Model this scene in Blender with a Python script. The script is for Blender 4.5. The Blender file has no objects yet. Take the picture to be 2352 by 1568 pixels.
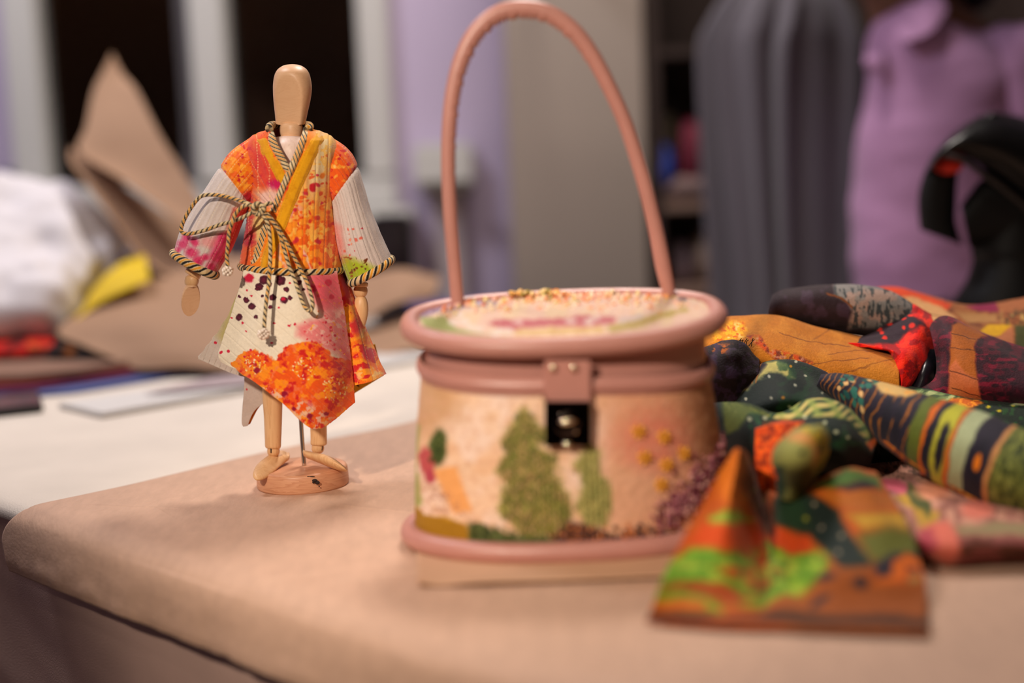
import bpy, bmesh, math, random
import numpy as np
from mathutils import Vector, Matrix

# ------------------------------------------------------------------ camera, world, lights
SC = bpy.context.scene
COL = SC.collection
F = 50 / 36 * 2352
ROLL, PITCH, CAMH = 0.04, math.radians(8.0), 0.243
fw = np.array([0, math.cos(PITCH), -math.sin(PITCH)])
_X = np.array([1.0, 0, 0]); _U = np.cross(_X, fw)
CR = _X * math.cos(ROLL) - _U * math.sin(ROLL)
CU = _U * math.cos(ROLL) + _X * math.sin(ROLL)
CC = np.array([0, 0, CAMH])

cam_d = bpy.data.cameras.new('camera')
cam = bpy.data.objects.new('camera', cam_d); COL.objects.link(cam)
M = Matrix.Identity(4)
for i in range(3):
    M[i][0] = CR[i]; M[i][1] = CU[i]; M[i][2] = -fw[i]; M[i][3] = CC[i]
cam.matrix_world = M
cam_d.sensor_width = 36; cam_d.lens = 50
cam_d.clip_start = 0.05; cam_d.clip_end = 50
cam_d.dof.use_dof = True; cam_d.dof.focus_distance = 1.0; cam_d.dof.aperture_fstop = 1.9
SC.camera = cam

w = bpy.data.worlds.new('world'); SC.world = w; w.use_nodes = True
bg = w.node_tree.nodes['Background']
bg.inputs[0].default_value = (0.10, 0.055, 0.03, 1); bg.inputs[1].default_value = 0.05
SC.view_settings.view_transform = 'Standard'
SC.view_settings.look = 'None'
SC.view_settings.gamma = 1
SC.view_settings.use_curve_mapping = False
SC.view_settings.exposure = 0.0
SC.cycles.use_denoising = True
SC.cycles.max_bounces = 6

def lamp(name, kind, loc, energy, size, color, target=None, spot=None):
    d = bpy.data.lights.new(name, kind); d.energy = energy; d.color = color
    if kind == 'AREA': d.shape = 'DISK'; d.size = size
    else: d.shadow_soft_size = size
    if spot: d.spot_size = math.radians(spot[0]); d.spot_blend = spot[1]
    o = bpy.data.objects.new(name, d); COL.objects.link(o); o.location = loc
    if target is not None:
        o.rotation_euler = (Vector(target) - Vector(loc)).to_track_quat('-Z', 'Y').to_euler()
    return o

WARM = (1.0, 0.84, 0.68)
lamp('front_spot_lamp', 'SPOT', (-0.5, -0.1, 0.75), 58, 0.03, WARM, (0.0, 0.90, 0.12), (34, 0.9))
lamp('ceiling_lamp_back', 'AREA', (0.15, 1.85, 1.6), 21, 0.36, (1.0, 0.90, 0.82), (0.0, 1.1, 0.0))
lamp('background_fill_left', 'AREA', (-0.9, 1.4, 1.6), 16, 0.4, (0.95, 0.93, 1.0), (-0.5, 2.2, 0.2))  # added unseen fill, brightens the left wall and the white heap
lamp('ceiling_bulb', 'POINT', (0.3, -0.3, 1.25), 6, 0.03, (1.0, 0.84, 0.70))
lamp('ceiling_bulb', 'POINT', (-0.1, -0.55, 1.45), 4.5, 0.03, (1.0, 0.84, 0.70))
lamp('outside_fill_light', 'POINT', (-0.75, 3.05, 1.0), 1.6, 0.05, (1.0, 0.62, 0.35))  # added unseen light outside, lifts the dark window panes

# ------------------------------------------------------------------ geometry helpers
def W(x, y, Y):
    """world point seen at photo pixel (x, y) at room depth Y"""
    x, y, Y = np.broadcast_arrays(np.asarray(x, float), np.asarray(y, float), np.asarray(Y, float))
    d = fw + CR * ((x - 1176) / F)[..., None] - CU * ((y - 784) / F)[..., None]
    return CC + d * (Y / d[..., 1])[..., None]
def Z(x, y, z=0.0):
    d = fw + CR * ((x - 1176) / F) - CU * ((y - 784) / F)
    return CC + d * ((z - CAMH) / d[2])
def pix(P):
    v = np.asarray(P) - CC; c = v @ fw
    return np.stack([1176 + F * (v @ CR) / c, 784 - F * (v @ CU) / c], -1)

def crom(a, n, closed=False):
    """Catmull-Rom resample of array a (k, ...) into n samples"""
    a = np.asarray(a, float); k = len(a)
    if k == 2:
        t = np.linspace(0, 1, n).reshape((n,) + (1,) * (a.ndim - 1)); return a[0] * (1 - t) + a[1] * t
    if closed: t = np.arange(n) / n * k
    else: t = np.linspace(0, k - 1, n)
    i = np.floor(t).astype(int)
    if not closed: i = np.minimum(i, k - 2)
    f = (t - i).reshape((n,) + (1,) * (a.ndim - 1))
    def g(j):
        if closed: return a[j % k]
        lo = 2 * a[0] - a[1]; hi = 2 * a[-1] - a[-2]
        r = a[np.clip(j, 0, k - 1)].copy()
        r[j < 0] = lo; r[j > k - 1] = hi
        return r
    p0, p1, p2, p3 = g(i - 1), g(i), g(i + 1), g(i + 2)
    return 0.5 * (2 * p1 + (p2 - p0) * f + (2 * p0 - 5 * p1 + 4 * p2 - p3) * f ** 2 + (3 * p1 - p0 - 3 * p2 + p3) * f ** 3)

def lerp_rows(a, n):
    a = np.asarray(a, float); k = len(a); t = np.linspace(0, k - 1, n); i = np.minimum(t.astype(int), k - 2)
    f = (t - i).reshape((n,) + (1,) * (a.ndim - 1)); return a[i] * (1 - f) + a[i + 1] * f

_rs = np.random.RandomState(5); _LAT = _rs.rand(64, 64, 64)
def vnoise(p, seed=0):
    p = np.asarray(p, float) + seed * 17.31
    i = np.floor(p).astype(int); f = p - i; f = f * f * (3 - 2 * f)
    r = 0
    for dx in (0, 1):
        for dy in (0, 1):
            for dz in (0, 1):
                wgt = (f[..., 0] if dx else 1 - f[..., 0]) * (f[..., 1] if dy else 1 - f[..., 1]) * (f[..., 2] if dz else 1 - f[..., 2])
                r = r + wgt * _LAT[(i[..., 0] + dx) % 64, (i[..., 1] + dy) % 64, (i[..., 2] + dz) % 64]
    return r
def fbm(p, oc=3, seed=0):
    r = 0; a = 1; s = 0
    for k in range(oc):
        r = r + a * vnoise(np.asarray(p) * 2 ** k, seed + k); s += a; a *= .5
    return r / s
def n2(xy, sc, seed=0, oc=3):
    p = np.concatenate([np.asarray(xy) / sc, np.full(np.shape(xy)[:-1] + (1,), seed * 3.7)], -1)
    return fbm(p, oc, seed)

def normals(P, cu=False, cv=False):
    du = (np.roll(P, -1, 0) - np.roll(P, 1, 0)) if cu else np.gradient(P, axis=0)
    dv = (np.roll(P, -1, 1) - np.roll(P, 1, 1)) if cv else np.gradient(P, axis=1)
    n = np.cross(du, dv); l = np.linalg.norm(n, axis=-1, keepdims=True); l[l == 0] = 1
    return n / l

def lin(c):
    c = np.asarray(c, float) / 255.0
    return np.where(c <= .04045, c / 12.92, ((c + .055) / 1.055) ** 2.4)

def mesh_obj(name, V, Fq, mat, parent=None, col=None, smooth=True, tris=None):
    me = bpy.data.meshes.new(name)
    V = np.asarray(V, float).reshape(-1, 3)
    if col is not None and mat is M_pile: col = np.asarray(col, float).reshape(-1, 3); gm_ = col.mean(1, keepdims=True); col = 255 * (np.clip(gm_ + (col - gm_) * 1.16, 2, 255) / 255) ** 1.14
    if isinstance(Fq, np.ndarray):
        n = len(Fq); me.vertices.add(len(V)); me.vertices.foreach_set('co', V.ravel())
        k = Fq.shape[1]
        me.loops.add(n * k); me.loops.foreach_set('vertex_index', Fq.ravel().astype(np.int32))
        me.polygons.add(n); me.polygons.foreach_set('loop_start', (np.arange(n) * k).astype(np.int32))
        me.update(calc_edges=True); me.validate()
    else:
        me.from_pydata([tuple(v) for v in V], [], Fq)
    if smooth: me.polygons.foreach_set('use_smooth', [True] * len(me.polygons))
    if col is not None:
        at = me.color_attributes.new('Col', 'FLOAT_COLOR', 'POINT')
        c = np.ones((len(V), 4)); c[:, :3] = np.clip(lin(np.asarray(col).reshape(-1, 3)), 0, 1)
        at.data.foreach_set('color', c.ravel())
    me.materials.append(mat)
    o = bpy.data.objects.new(name, me); COL.objects.link(o)
    if parent is not None:
        o.parent = parent; o.matrix_parent_inverse = Matrix.Translation(-parent.location)
    return o

def grid_faces(nu, nv, cu=False, cv=False):
    iu = np.arange(nu if cu else nu - 1); iv = np.arange(nv if cv else nv - 1)
    I, J = np.meshgrid(iu, iv, indexing='ij'); I2 = (I + 1) % nu; J2 = (J + 1) % nv
    return np.stack([I * nv + J, I2 * nv + J, I2 * nv + J2, I * nv + J2], -1).reshape(-1, 4)

def grid_obj(name, P, mat, parent=None, col=None, cu=False, cv=False, thick=0, caps=False, skip=None, off=-1):
    nu, nv = P.shape[:2]; Fq = grid_faces(nu, nv, cu, cv); V = P.reshape(-1, 3)
    if skip is not None: Fq = Fq[~skip.reshape(-1)[Fq].any(1)]
    if caps:                                    # close a tube with smooth fans
        c0, c1 = P[0].mean(0), P[-1].mean(0); V = np.vstack([V, c0, c1]); a = len(V) - 2
        j = np.arange(nv); j2 = (j + 1) % nv
        f0 = np.stack([np.full(nv, a), j, j2, j2], -1); f1 = np.stack([np.full(nv, a + 1), (nu - 1) * nv + j2, (nu - 1) * nv + j, (nu - 1) * nv + j], -1)
        fl = [tuple(int(q) for q in f) for f in Fq] + [(int(f[0]), int(f[1]), int(f[2])) for f in f0] + [(int(f[0]), int(f[1]), int(f[2])) for f in f1]
        if col is not None:
            col = np.vstack([np.asarray(col).reshape(-1, 3), col.reshape(nu, nv, 3)[0].mean(0), col.reshape(nu, nv, 3)[-1].mean(0)])
        o = mesh_obj(name, V, fl, mat, parent, col)
    else:
        o = mesh_obj(name, V, Fq, mat, parent, col)
    if thick:
        m = o.modifiers.new('s', 'SOLIDIFY'); m.thickness = thick; m.offset = off
    return o

def tube_px(st, nu, nv):
    """st rows: cx, cy, ux, uy, b, Y, bow -> ring points (px pos, Y) lofted along rows. returns P, px"""
    s = crom(np.array([list(r) + [0] * (7 - len(r)) for r in st], float), nu)
    t = np.linspace(0, 2 * np.pi, nv, endpoint=False)
    ct, sn = np.cos(t)[None], np.sin(t)[None]
    x = s[:, 0:1] + s[:, 2:3] * ct; y = s[:, 1:2] + s[:, 3:4] * ct + s[:, 6:7] * sn
    Y = s[:, 5:6] - s[:, 4:5] * sn
    return W(x, y, Y), np.stack([x, y], -1), t

def sweep(path, rad, nv=12, closed=False, flat=1.0, twist=None):
    """tube of radius rad (scalar or array) around world path (n,3)"""
    path = np.asarray(path, float); n = len(path)
    T = (np.roll(path, -1, 0) - np.roll(path, 1, 0)) if closed else np.gradient(path, axis=0)
    T /= np.linalg.norm(T, axis=1, keepdims=True) + 1e-12
    N = np.zeros_like(T); ref = np.array([0, 0, 1.0]) if abs(T[0][2]) < .9 else np.array([0, -1.0, 0])
    v = ref - T[0] * (ref @ T[0]); v /= np.linalg.norm(v)
    for i in range(n):
        v = v - T[i] * (v @ T[i]); v /= np.linalg.norm(v); N[i] = v
    B = np.cross(T, N)
    t = np.linspace(0, 2 * np.pi, nv, endpoint=False)
    r = np.broadcast_to(np.asarray(rad, float), (n,))[:, None, None]
    return path[:, None] + r * (np.cos(t)[None, :, None] * N[:, None] + flat * np.sin(t)[None, :, None] * B[:, None])

def arclen(P):
    return np.concatenate([[0], np.cumsum(np.linalg.norm(np.diff(P, axis=0), axis=1))])

def box_obj(name, x0, x1, y0, y1, z0, z1, mat, parent=None, bev=0.002):
    bm = bmesh.new(); bmesh.ops.create_cube(bm, size=1)
    for v in bm.verts:
        v.co = Vector(((x0 + x1) / 2 + v.co.x * (x1 - x0), (y0 + y1) / 2 + v.co.y * (y1 - y0), (z0 + z1) / 2 + v.co.z * (z1 - z0)))
    if bev: bmesh.ops.bevel(bm, geom=bm.edges[:], offset=bev, segments=2, affect='EDGES')
    me = bpy.data.meshes.new(name); bm.to_mesh(me); bm.free(); me.materials.append(mat)
    o = bpy.data.objects.new(name, me); COL.objects.link(o)
    if parent is not None: o.parent = parent; o.matrix_parent_inverse = Matrix.Translation(-parent.location)
    return o

def empty(name, loc):
    o = bpy.data.objects.new(name, None); COL.objects.link(o); o.location = loc; o.empty_display_size = .02
    return o
def sub(o, part):
    """make o a sub-part of a part"""
    o.parent = part; o.matrix_parent_inverse = Matrix.Identity(4); return o
def tag(o, label, cat, group=None):
    o['label'] = label; o['category'] = cat
    if group: o['group'] = group
    return o
def struct(o): o['kind'] = 'structure'; return o

def blobs(name, cs, rs, mat, parent=None, col=None, seg=8, stretch=None):
    """many small ellipsoids in one mesh (beads, tufts of one part)"""
    bm = bmesh.new(); bmesh.ops.create_uvsphere(bm, u_segments=seg, v_segments=max(4, seg // 2 + 1), radius=1)
    bv = np.array([v.co for v in bm.verts]); bf = [[v.index for v in f.verts] for f in bm.faces]; bm.free()
    V = []; Fs = []; C = []
    for i, (c, r) in enumerate(zip(cs, rs)):
        s = bv * (np.asarray(r) if np.ndim(r) else r)
        if stretch is not None: s = s @ stretch[i].T
        k = len(V) * len(bv); V.append(s + np.asarray(c)); Fs += [[q + k for q in f] for f in bf]
        if col is not None: C.append(np.tile(np.asarray(col[i], float), (len(bv), 1)))
    return mesh_obj(name, np.vstack(V), Fs, mat, parent, np.vstack(C) if col is not None else None)

# ------------------------------------------------------------------ prints (dyes of the fabrics, some shade painted in)
class Paint:
    def __init__(s, xy, base, wob=0, ws=30, seed=1):
        s.xy = np.asarray(xy, float).reshape(-1, 2); s.c = np.tile(np.asarray(base, float), (len(s.xy), 1)); s.seed = seed
        s.wob(wob, ws)
    def wob(s, a, ws=30):
        s.p = s.xy
        if a: s.p = s.xy + a * 2 * (np.stack([n2(s.xy, ws, s.seed, 3), n2(s.xy, ws, s.seed + 40, 3)], -1) - .5)
        return s
    def mix(s, m, col, al=1):
        m = (np.clip(m, 0, 1) * al)[:, None]; s.c = s.c * (1 - m) + np.asarray(col, float) * m; return s
    def poly(s, pts, col, soft=4, al=1):
        pts = np.asarray(pts, float); p = s.p
        lo, hi = pts.min(0) - soft, pts.max(0) + soft
        idx = np.where(((p > lo) & (p < hi)).all(1))[0]
        if not len(idx): return s
        q = p[idx]; d = np.full(len(q), 1e9); ins = np.zeros(len(q), bool)
        for a, b in zip(pts, np.roll(pts, -1, 0)):
            e = b - a; w_ = q - a; t = np.clip((w_ @ e) / (e @ e + 1e-9), 0, 1)
            d = np.minimum(d, np.linalg.norm(w_ - t[:, None] * e, axis=1))
            c1 = (a[1] > q[:, 1]) != (b[1] > q[:, 1])
            with np.errstate(divide='ignore', invalid='ignore'):
                xi = (b[0] - a[0]) * (q[:, 1] - a[1]) / (b[1] - a[1] + 1e-12) + a[0]
            ins ^= c1 & (q[:, 0] < xi)
        sd = np.where(ins, d, -d); m = np.zeros(len(p)); m[idx] = np.clip(.5 + sd / (2 * soft + 1e-6), 0, 1)
        return s.mix(m, col, al)
    def blob(s, x, y, rx, ry=None, col=(0, 0, 0), soft=.3, rot=0, al=1):
        ry = ry or rx; d = s.p - (x, y); c, n = math.cos(rot), math.sin(rot)
        u = (d[:, 0] * c + d[:, 1] * n) / rx; v = (-d[:, 0] * n + d[:, 1] * c) / ry
        return s.mix((1 - np.hypot(u, v)) / soft + .5, col, al)
    def line(s, pts, wd, col, soft=1, al=1, straight=False):
        pts = np.asarray(pts, float)
        if not straight: pts = crom(pts, len(pts) * 5)
        d = np.full(len(s.p), 1e9)
        for a, b in zip(pts[:-1], pts[1:]):
            e = b - a; w_ = s.p - a; t = np.clip((w_ @ e) / (e @ e + 1e-9), 0, 1)
            d = np.minimum(d, np.linalg.norm(w_ - t[:, None] * e, axis=1))
        return s.mix((wd - d) / (2 * soft) + .5, col, al)
    def dots(s, n, box, r, cols, seed=1, soft=.35, al=1):
        rg = random.Random(seed)
        for _ in range(n):
            s.blob(rg.uniform(box[0], box[2]), rg.uniform(box[1], box[3]), rg.uniform(*r), rg.uniform(*r), rg.choice(cols), soft, rg.uniform(0, 3), al)
        return s
    def mott(s, col, sc, lo=.5, hi=.62, seed=7, al=1, reg=None, aniso=(1, 1)):
        m = (n2(s.xy * np.asarray(aniso), sc, seed, 4) - lo) / (hi - lo); m = np.clip(m, 0, 1)
        if reg is not None: m = m * reg
        return s.mix(m, col, al)
    def region(s, pts, soft=10):
        k = Paint(s.xy, (0, 0, 0)); k.p = s.p; k.poly(pts, (1, 1, 1), soft); return k.c[:, 0]

# ------------------------------------------------------------------ materials
def mat(name, color=(200, 200, 200), rough=.6, metal=0, attr=False, bump=0, bsc=400, var=0, vsc=30, spec=.5, sheen=0, coat=0, trans=0, weave=0, stretch=(1, 1, 1)):
    m = bpy.data.materials.new(name); m.use_nodes = True; nt = m.node_tree; N = nt.nodes; L = nt.links
    b = N['Principled BSDF']; b.inputs['Roughness'].default_value = rough; b.inputs['Metallic'].default_value = metal
    b.inputs['Specular IOR Level'].default_value = spec
    if sheen: b.inputs['Sheen Weight'].default_value = sheen; b.inputs['Sheen Roughness'].default_value = .5
    if coat: b.inputs['Coat Weight'].default_value = coat; b.inputs['Coat Roughness'].default_value = .15
    if trans: b.inputs['Transmission Weight'].default_value = trans
    tc = N.new('ShaderNodeTexCoord'); mp = N.new('ShaderNodeMapping'); mp.inputs['Scale'].default_value = stretch
    L.new(tc.outputs['Object'], mp.inputs['Vector'])
    if attr:
        a = N.new('ShaderNodeAttribute'); a.attribute_name = 'Col'; src = a.outputs['Color']
    else:
        a = N.new('ShaderNodeRGB'); c = lin(color); a.outputs[0].default_value = (c[0], c[1], c[2], 1); src = a.outputs[0]
    if var:
        n = N.new('ShaderNodeTexNoise'); n.inputs['Scale'].default_value = vsc; n.inputs['Detail'].default_value = 5
        L.new(mp.outputs[0], n.inputs['Vector'])
        mr = N.new('ShaderNodeMapRange'); mr.inputs[1].default_value = .3; mr.inputs[2].default_value = .7
        mr.inputs[3].default_value = 1 - var; mr.inputs[4].default_value = 1 + var * .6
        L.new(n.outputs['Fac'], mr.inputs[0])
        mx = N.new('ShaderNodeMix'); mx.data_type = 'RGBA'; mx.blend_type = 'MULTIPLY'; mx.inputs[0].default_value = 1
        L.new(src, mx.inputs[6]); L.new(mr.outputs[0], mx.inputs[7]); src = mx.outputs[2]
    L.new(src, b.inputs['Base Color'])
    if bump:
        n = N.new('ShaderNodeTexNoise'); n.inputs['Scale'].default_value = bsc; n.inputs['Detail'].default_value = 4
        L.new(mp.outputs[0], n.inputs['Vector'])
        bp = N.new('ShaderNodeBump'); bp.inputs['Strength'].default_value = bump; bp.inputs['Distance'].default_value = .001
        L.new(n.outputs['Fac'], bp.inputs['Height']); L.new(bp.outputs[0], b.inputs['Normal'])
    return m

def wood_mat(name, color, dark, scale=(60, 60, 8), rough=.42):
    m = bpy.data.materials.new(name); m.use_nodes = True; nt = m.node_tree; N = nt.nodes; L = nt.links
    b = N['Principled BSDF']; b.inputs['Roughness'].default_value = rough; b.inputs['Specular IOR Level'].default_value = .4
    tc = N.new('ShaderNodeTexCoord'); mp = N.new('ShaderNodeMapping'); mp.inputs['Scale'].default_value = scale
    L.new(tc.outputs['Object'], mp.inputs['Vector'])
    n = N.new('ShaderNodeTexNoise'); n.inputs['Scale'].default_value = 1; n.inputs['Detail'].default_value = 4; n.inputs['Distortion'].default_value = .6
    L.new(mp.outputs[0], n.inputs['Vector'])
    wv = N.new('ShaderNodeMath'); wv.operation = 'MULTIPLY'; wv.inputs[1].default_value = 9; L.new(n.outputs['Fac'], wv.inputs[0])
    fr = N.new('ShaderNodeMath'); fr.operation = 'FRACT'; L.new(wv.outputs[0], fr.inputs[0])
    n3 = N.new('ShaderNodeTexNoise'); n3.inputs['Scale'].default_value = 25; L.new(tc.outputs['Object'], n3.inputs['Vector'])
    r = N.new('ShaderNodeValToRGB'); e = r.color_ramp.elements
    a, d = lin(color), lin(dark); e[0].color = (*a, 1); e[0].position = .35; e[1].color = (*d, 1); e[1].position = 1
    L.new(fr.outputs[0], r.inputs[0])
    mx = N.new('ShaderNodeMix'); mx.data_type = 'RGBA'; mx.inputs[6].default_value = (*a, 1)
    L.new(n3.outputs['Fac'], mx.inputs[0]); L.new(r.outputs[0], mx.inputs[7]); L.new(mx.outputs[2], b.inputs['Base Color'])
    return m

M_print = mat('quilted_print_cotton', attr=True, rough=.92, bump=.35, bsc=1400, var=.06, vsc=600, sheen=.25, spec=.15)
M_cord = mat('striped_cord', attr=True, rough=.85, bump=.4, bsc=2500, spec=.15, sheen=.1)
M_pile = mat('printed_crepe', attr=True, rough=.75, bump=.5, bsc=700, var=.12, vsc=260, spec=.25, sheen=.05)
M_bag = mat('embroidered_leather', attr=True, rough=.6, bump=.3, bsc=350, var=.04, vsc=220, spec=.35)
M_thread = mat('embroidery_thread', attr=True, rough=.7, spec=.3)
M_leather = mat('dusty_pink_leather', (190, 133, 121), rough=.34, bump=.25, bsc=900, var=.04, vsc=80, spec=.55)
M_beech = wood_mat('turned_beech', (232, 188, 138), (214, 162, 110))
M_beech2 = wood_mat('beech_face', (226, 182, 142), (216, 168, 128), (40, 40, 120))
M_base = wood_mat('beech_base', (212, 156, 120), (184, 118, 82), (14, 14, 130))
M_chest = wood_mat('pale_beech_chest', (232, 205, 190), (215, 180, 165), (120, 120, 14))
M_steel = mat('steel', (200, 195, 190), .22, 1)
M_chrome = mat('polished_black_nickel', (70, 62, 60), .09, 1)
M_gold = mat('polished_metal', (240, 225, 195), .16, 1)
M_dark = mat('dark_slot', (40, 22, 16), .8)
M_kraft = mat('kraft_paper', (200, 163, 138), .6, bump=.35, bsc=420, var=.08, vsc=170, spec=.3, stretch=(1, .35, 1))
M_kraft2 = mat('kraft_board', (200, 158, 126), .75, bump=.3, bsc=200, var=.05, vsc=20)
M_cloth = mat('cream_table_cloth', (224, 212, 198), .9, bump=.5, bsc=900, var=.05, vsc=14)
M_cloths = mat('shaded_table_cloth', (206, 172, 158), .9, bump=.5, bsc=900, var=.08, vsc=14)  # same cloth as the top, coloured darker for the side's shade
M_pearl = mat('seed_pearl', (238, 222, 206), .25, 0, spec=.7, coat=.5)
M_white = mat('white_paint', (205, 203, 198), .5)
M_lilac = mat('lilac_wall_paint', (193, 178, 204), .8, var=.03, vsc=4)
M_blackm = mat('black_satin_plastic', (10, 10, 11), .6, spec=.2)
M_blackp = mat('black_gloss_plastic', (14, 14, 16), .3, spec=.4)

# ------------------------------------------------------------------ room shell
FLZ = -0.88
WY = 2.45
def xw(px, Y, py=300): return float(W(px, py, Y)[0])
def zw(px, py, Y): return float(W(px, py, Y)[2])
M_floor = mat('grey_floor', (96, 84, 76), .6, var=.1, vsc=6)
M_ceil = mat('ceiling_paint', (205, 200, 195), .9)
struct(box_obj('floor', -2.6, 3.0, -2.2, 3.6, FLZ - .05, FLZ, M_floor, bev=0))
struct(box_obj('ceiling', -2.6, 3.0, -2.2, 3.6, 1.85, 1.9, M_ceil, bev=0))
struct(box_obj('wall_left', -2.65, -2.6, -2.2, 3.6, FLZ, 1.85, M_lilac, bev=0))
M_wr = mat('dark_brown_wall', (70, 52, 44), .85)
struct(box_obj('wall_right', 3.0, 3.05, -2.2, 3.6, FLZ, 1.85, M_wr, bev=0))
struct(box_obj('wall_front', -2.6, 3.0, -2.25, -2.2, FLZ, 1.85, M_wr, bev=0))
wx0, wx1 = xw(38, WY), xw(905, WY)
wz0 = zw(860, 470, WY); wz1 = 1.3
def wall_with_hole(name, x0, x1, hx0, hx1, hz0, hz1, y0, y1, m):
    bm = bmesh.new()
    for (a, b, c, d) in ((x0, hx0, FLZ, 1.85), (hx1, x1, FLZ, 1.85), (hx0, hx1, FLZ, hz0), (hx0, hx1, hz1, 1.85)):
        r = bmesh.ops.create_cube(bm, size=1)
        for v in r['verts']:
            v.co = Vector(((a + b) / 2 + v.co.x * (b - a), (y0 + y1) / 2 + v.co.y * (y1 - y0), (c + d) / 2 + v.co.z * (d - c)))
    me = bpy.data.meshes.new(name); bm.to_mesh(me); bm.free(); me.materials.append(m)
    o = bpy.data.objects.new(name, me); COL.objects.link(o); return o
struct(wall_with_hole('wall_back', -2.6, 3.0, wx0, wx1, wz0, wz1, WY, WY + .12, M_lilac))
win = struct(empty('window_1', ((wx0 + wx1) / 2, WY, wz0)))
def wbar(name, pa, pb, za, zb, m, y0=WY - .03, y1=WY + .05):
    return box_obj(name, xw(pa, WY), xw(pb, WY), y0, y1, za, zb, m, win, .004)
wbar('window_frame', 38, 112, wz0 + .051, wz1 - .051, M_white)
wbar('window_frame', 836, 905, wz0 + .051, wz1 - .051, M_white)
M_gr = mat('grey_sash', (95, 90, 92), .5)
wbar('sash', 462, 538, wz0 + .051, wz1 - .051, M_white, WY - .045)
wbar('sash', 424, 461.5, wz0 + .051, wz1 - .051, M_gr, WY - .01)
box_obj('window_frame', wx0, wx1, WY - .03, WY + .05, wz0 - .005, wz0 + .05, M_white, win, .004)
box_obj('window_frame', wx0, wx1, WY - .03, WY + .05, wz1 - .05, wz1, M_white, win, .004)
M_glass = mat('window_glass', (235, 235, 235), .03, trans=1.0, spec=.5)
for a, b in ((112, 432), (538, 836)):
    box_obj('pane', xw(a, WY), xw(b, WY), WY + .015, WY + .02, wz0 + .05, wz1 - .05, M_glass, win, 0)
box_obj('window_sill', wx0 - .03, wx1 + .03, WY - .10, WY - .001, wz0 - .03, wz0 - .006, M_white, win, .004)
M_night = mat('dark_yard_wall', (70, 46, 30), .95, var=.5, vsc=1.5)
struct(box_obj('wall_outside', -2.6, 1.0, 3.5, 3.55, FLZ, 1.85, M_night, bev=0))

# ------------------------------------------------------------------ table, cloths and papers (edge runs 45 degrees across the view)
C0 = np.array([-0.349, 0.975, 0.0]); E1 = np.array([.7071, -.7071, 0]); E2 = np.array([.7071, .7071, 0])
def T(a, b, z=0.0): return C0 + E1 * a + E2 * b + np.array([0, 0, z])
A0, A1, B1 = -0.92, 2.0, 0.97
table = tag(empty('work_table', tuple(T(.5, .5, FLZ))), 'long work table covered with a cream cloth, carrying the mannequin and the bag', 'table')
# top with rounded front edge continuing into a hanging cloth
prof = [(B1, -.10), (B1 + .004, -.03), (B1, -.004), (B1 - .02, 0)] + [(b, 0) for b in np.linspace(B1 - .08, .03, 12)] + [(.012, -.0008), (.004, -.004), (.0, -.010)]
prof = np.array(prof)
na = 260; aa = np.linspace(A0, A1, na)
P = np.zeros((na, len(prof), 3))
for j, (b, z) in enumerate(prof): P[:, j] = C0 + E1 * aa[:, None] + E2 * b; P[:, j, 2] = z
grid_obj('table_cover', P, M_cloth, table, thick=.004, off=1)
zz = np.linspace(-.008, -.86, 120)
P = np.zeros((na, 120, 3)); Agr, Zg = np.meshgrid(aa, zz, indexing='ij')
rip = .004 * np.sin(Agr * 26 + Zg * 9) * np.clip(-Zg * 5, 0, 1)
rip = rip - .0028 * np.exp(-((Zg + .018 + .01 * np.sin(Agr * 9)) / .004) ** 2) - .0025 * np.exp(-((Zg + .034 + .006 * np.sin(Agr * 13)) / .003) ** 2) - .0022 * np.exp(-((Zg + .043 + .008 * np.sin(Agr * 11 + 1)) / .003) ** 2)
rip += .010 * (fbm(np.stack([Agr * 7 + Zg * 16, Zg * 5, Agr * 0], -1), 3, 2) - .5) * np.clip(-Zg * 8, 0, 1)
P[:] = C0 + E1 * Agr[..., None] - E2 * (rip[..., None] - .004 + .0 * Zg[..., None]); P[..., 2] = Zg
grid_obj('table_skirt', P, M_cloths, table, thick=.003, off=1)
for a, b in ((A0 + .1, .1), (A0 + .1, B1 - .1), (A1 - .1, .1), (A1 - .1, B1 - .1)):
    q = T(a, b); box_obj('leg', q[0] - .03, q[0] + .03, q[1] - .03, q[1] + .03, FLZ, -.006, mat('leg_wood', (120, 90, 70), .6), table, .003)

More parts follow.
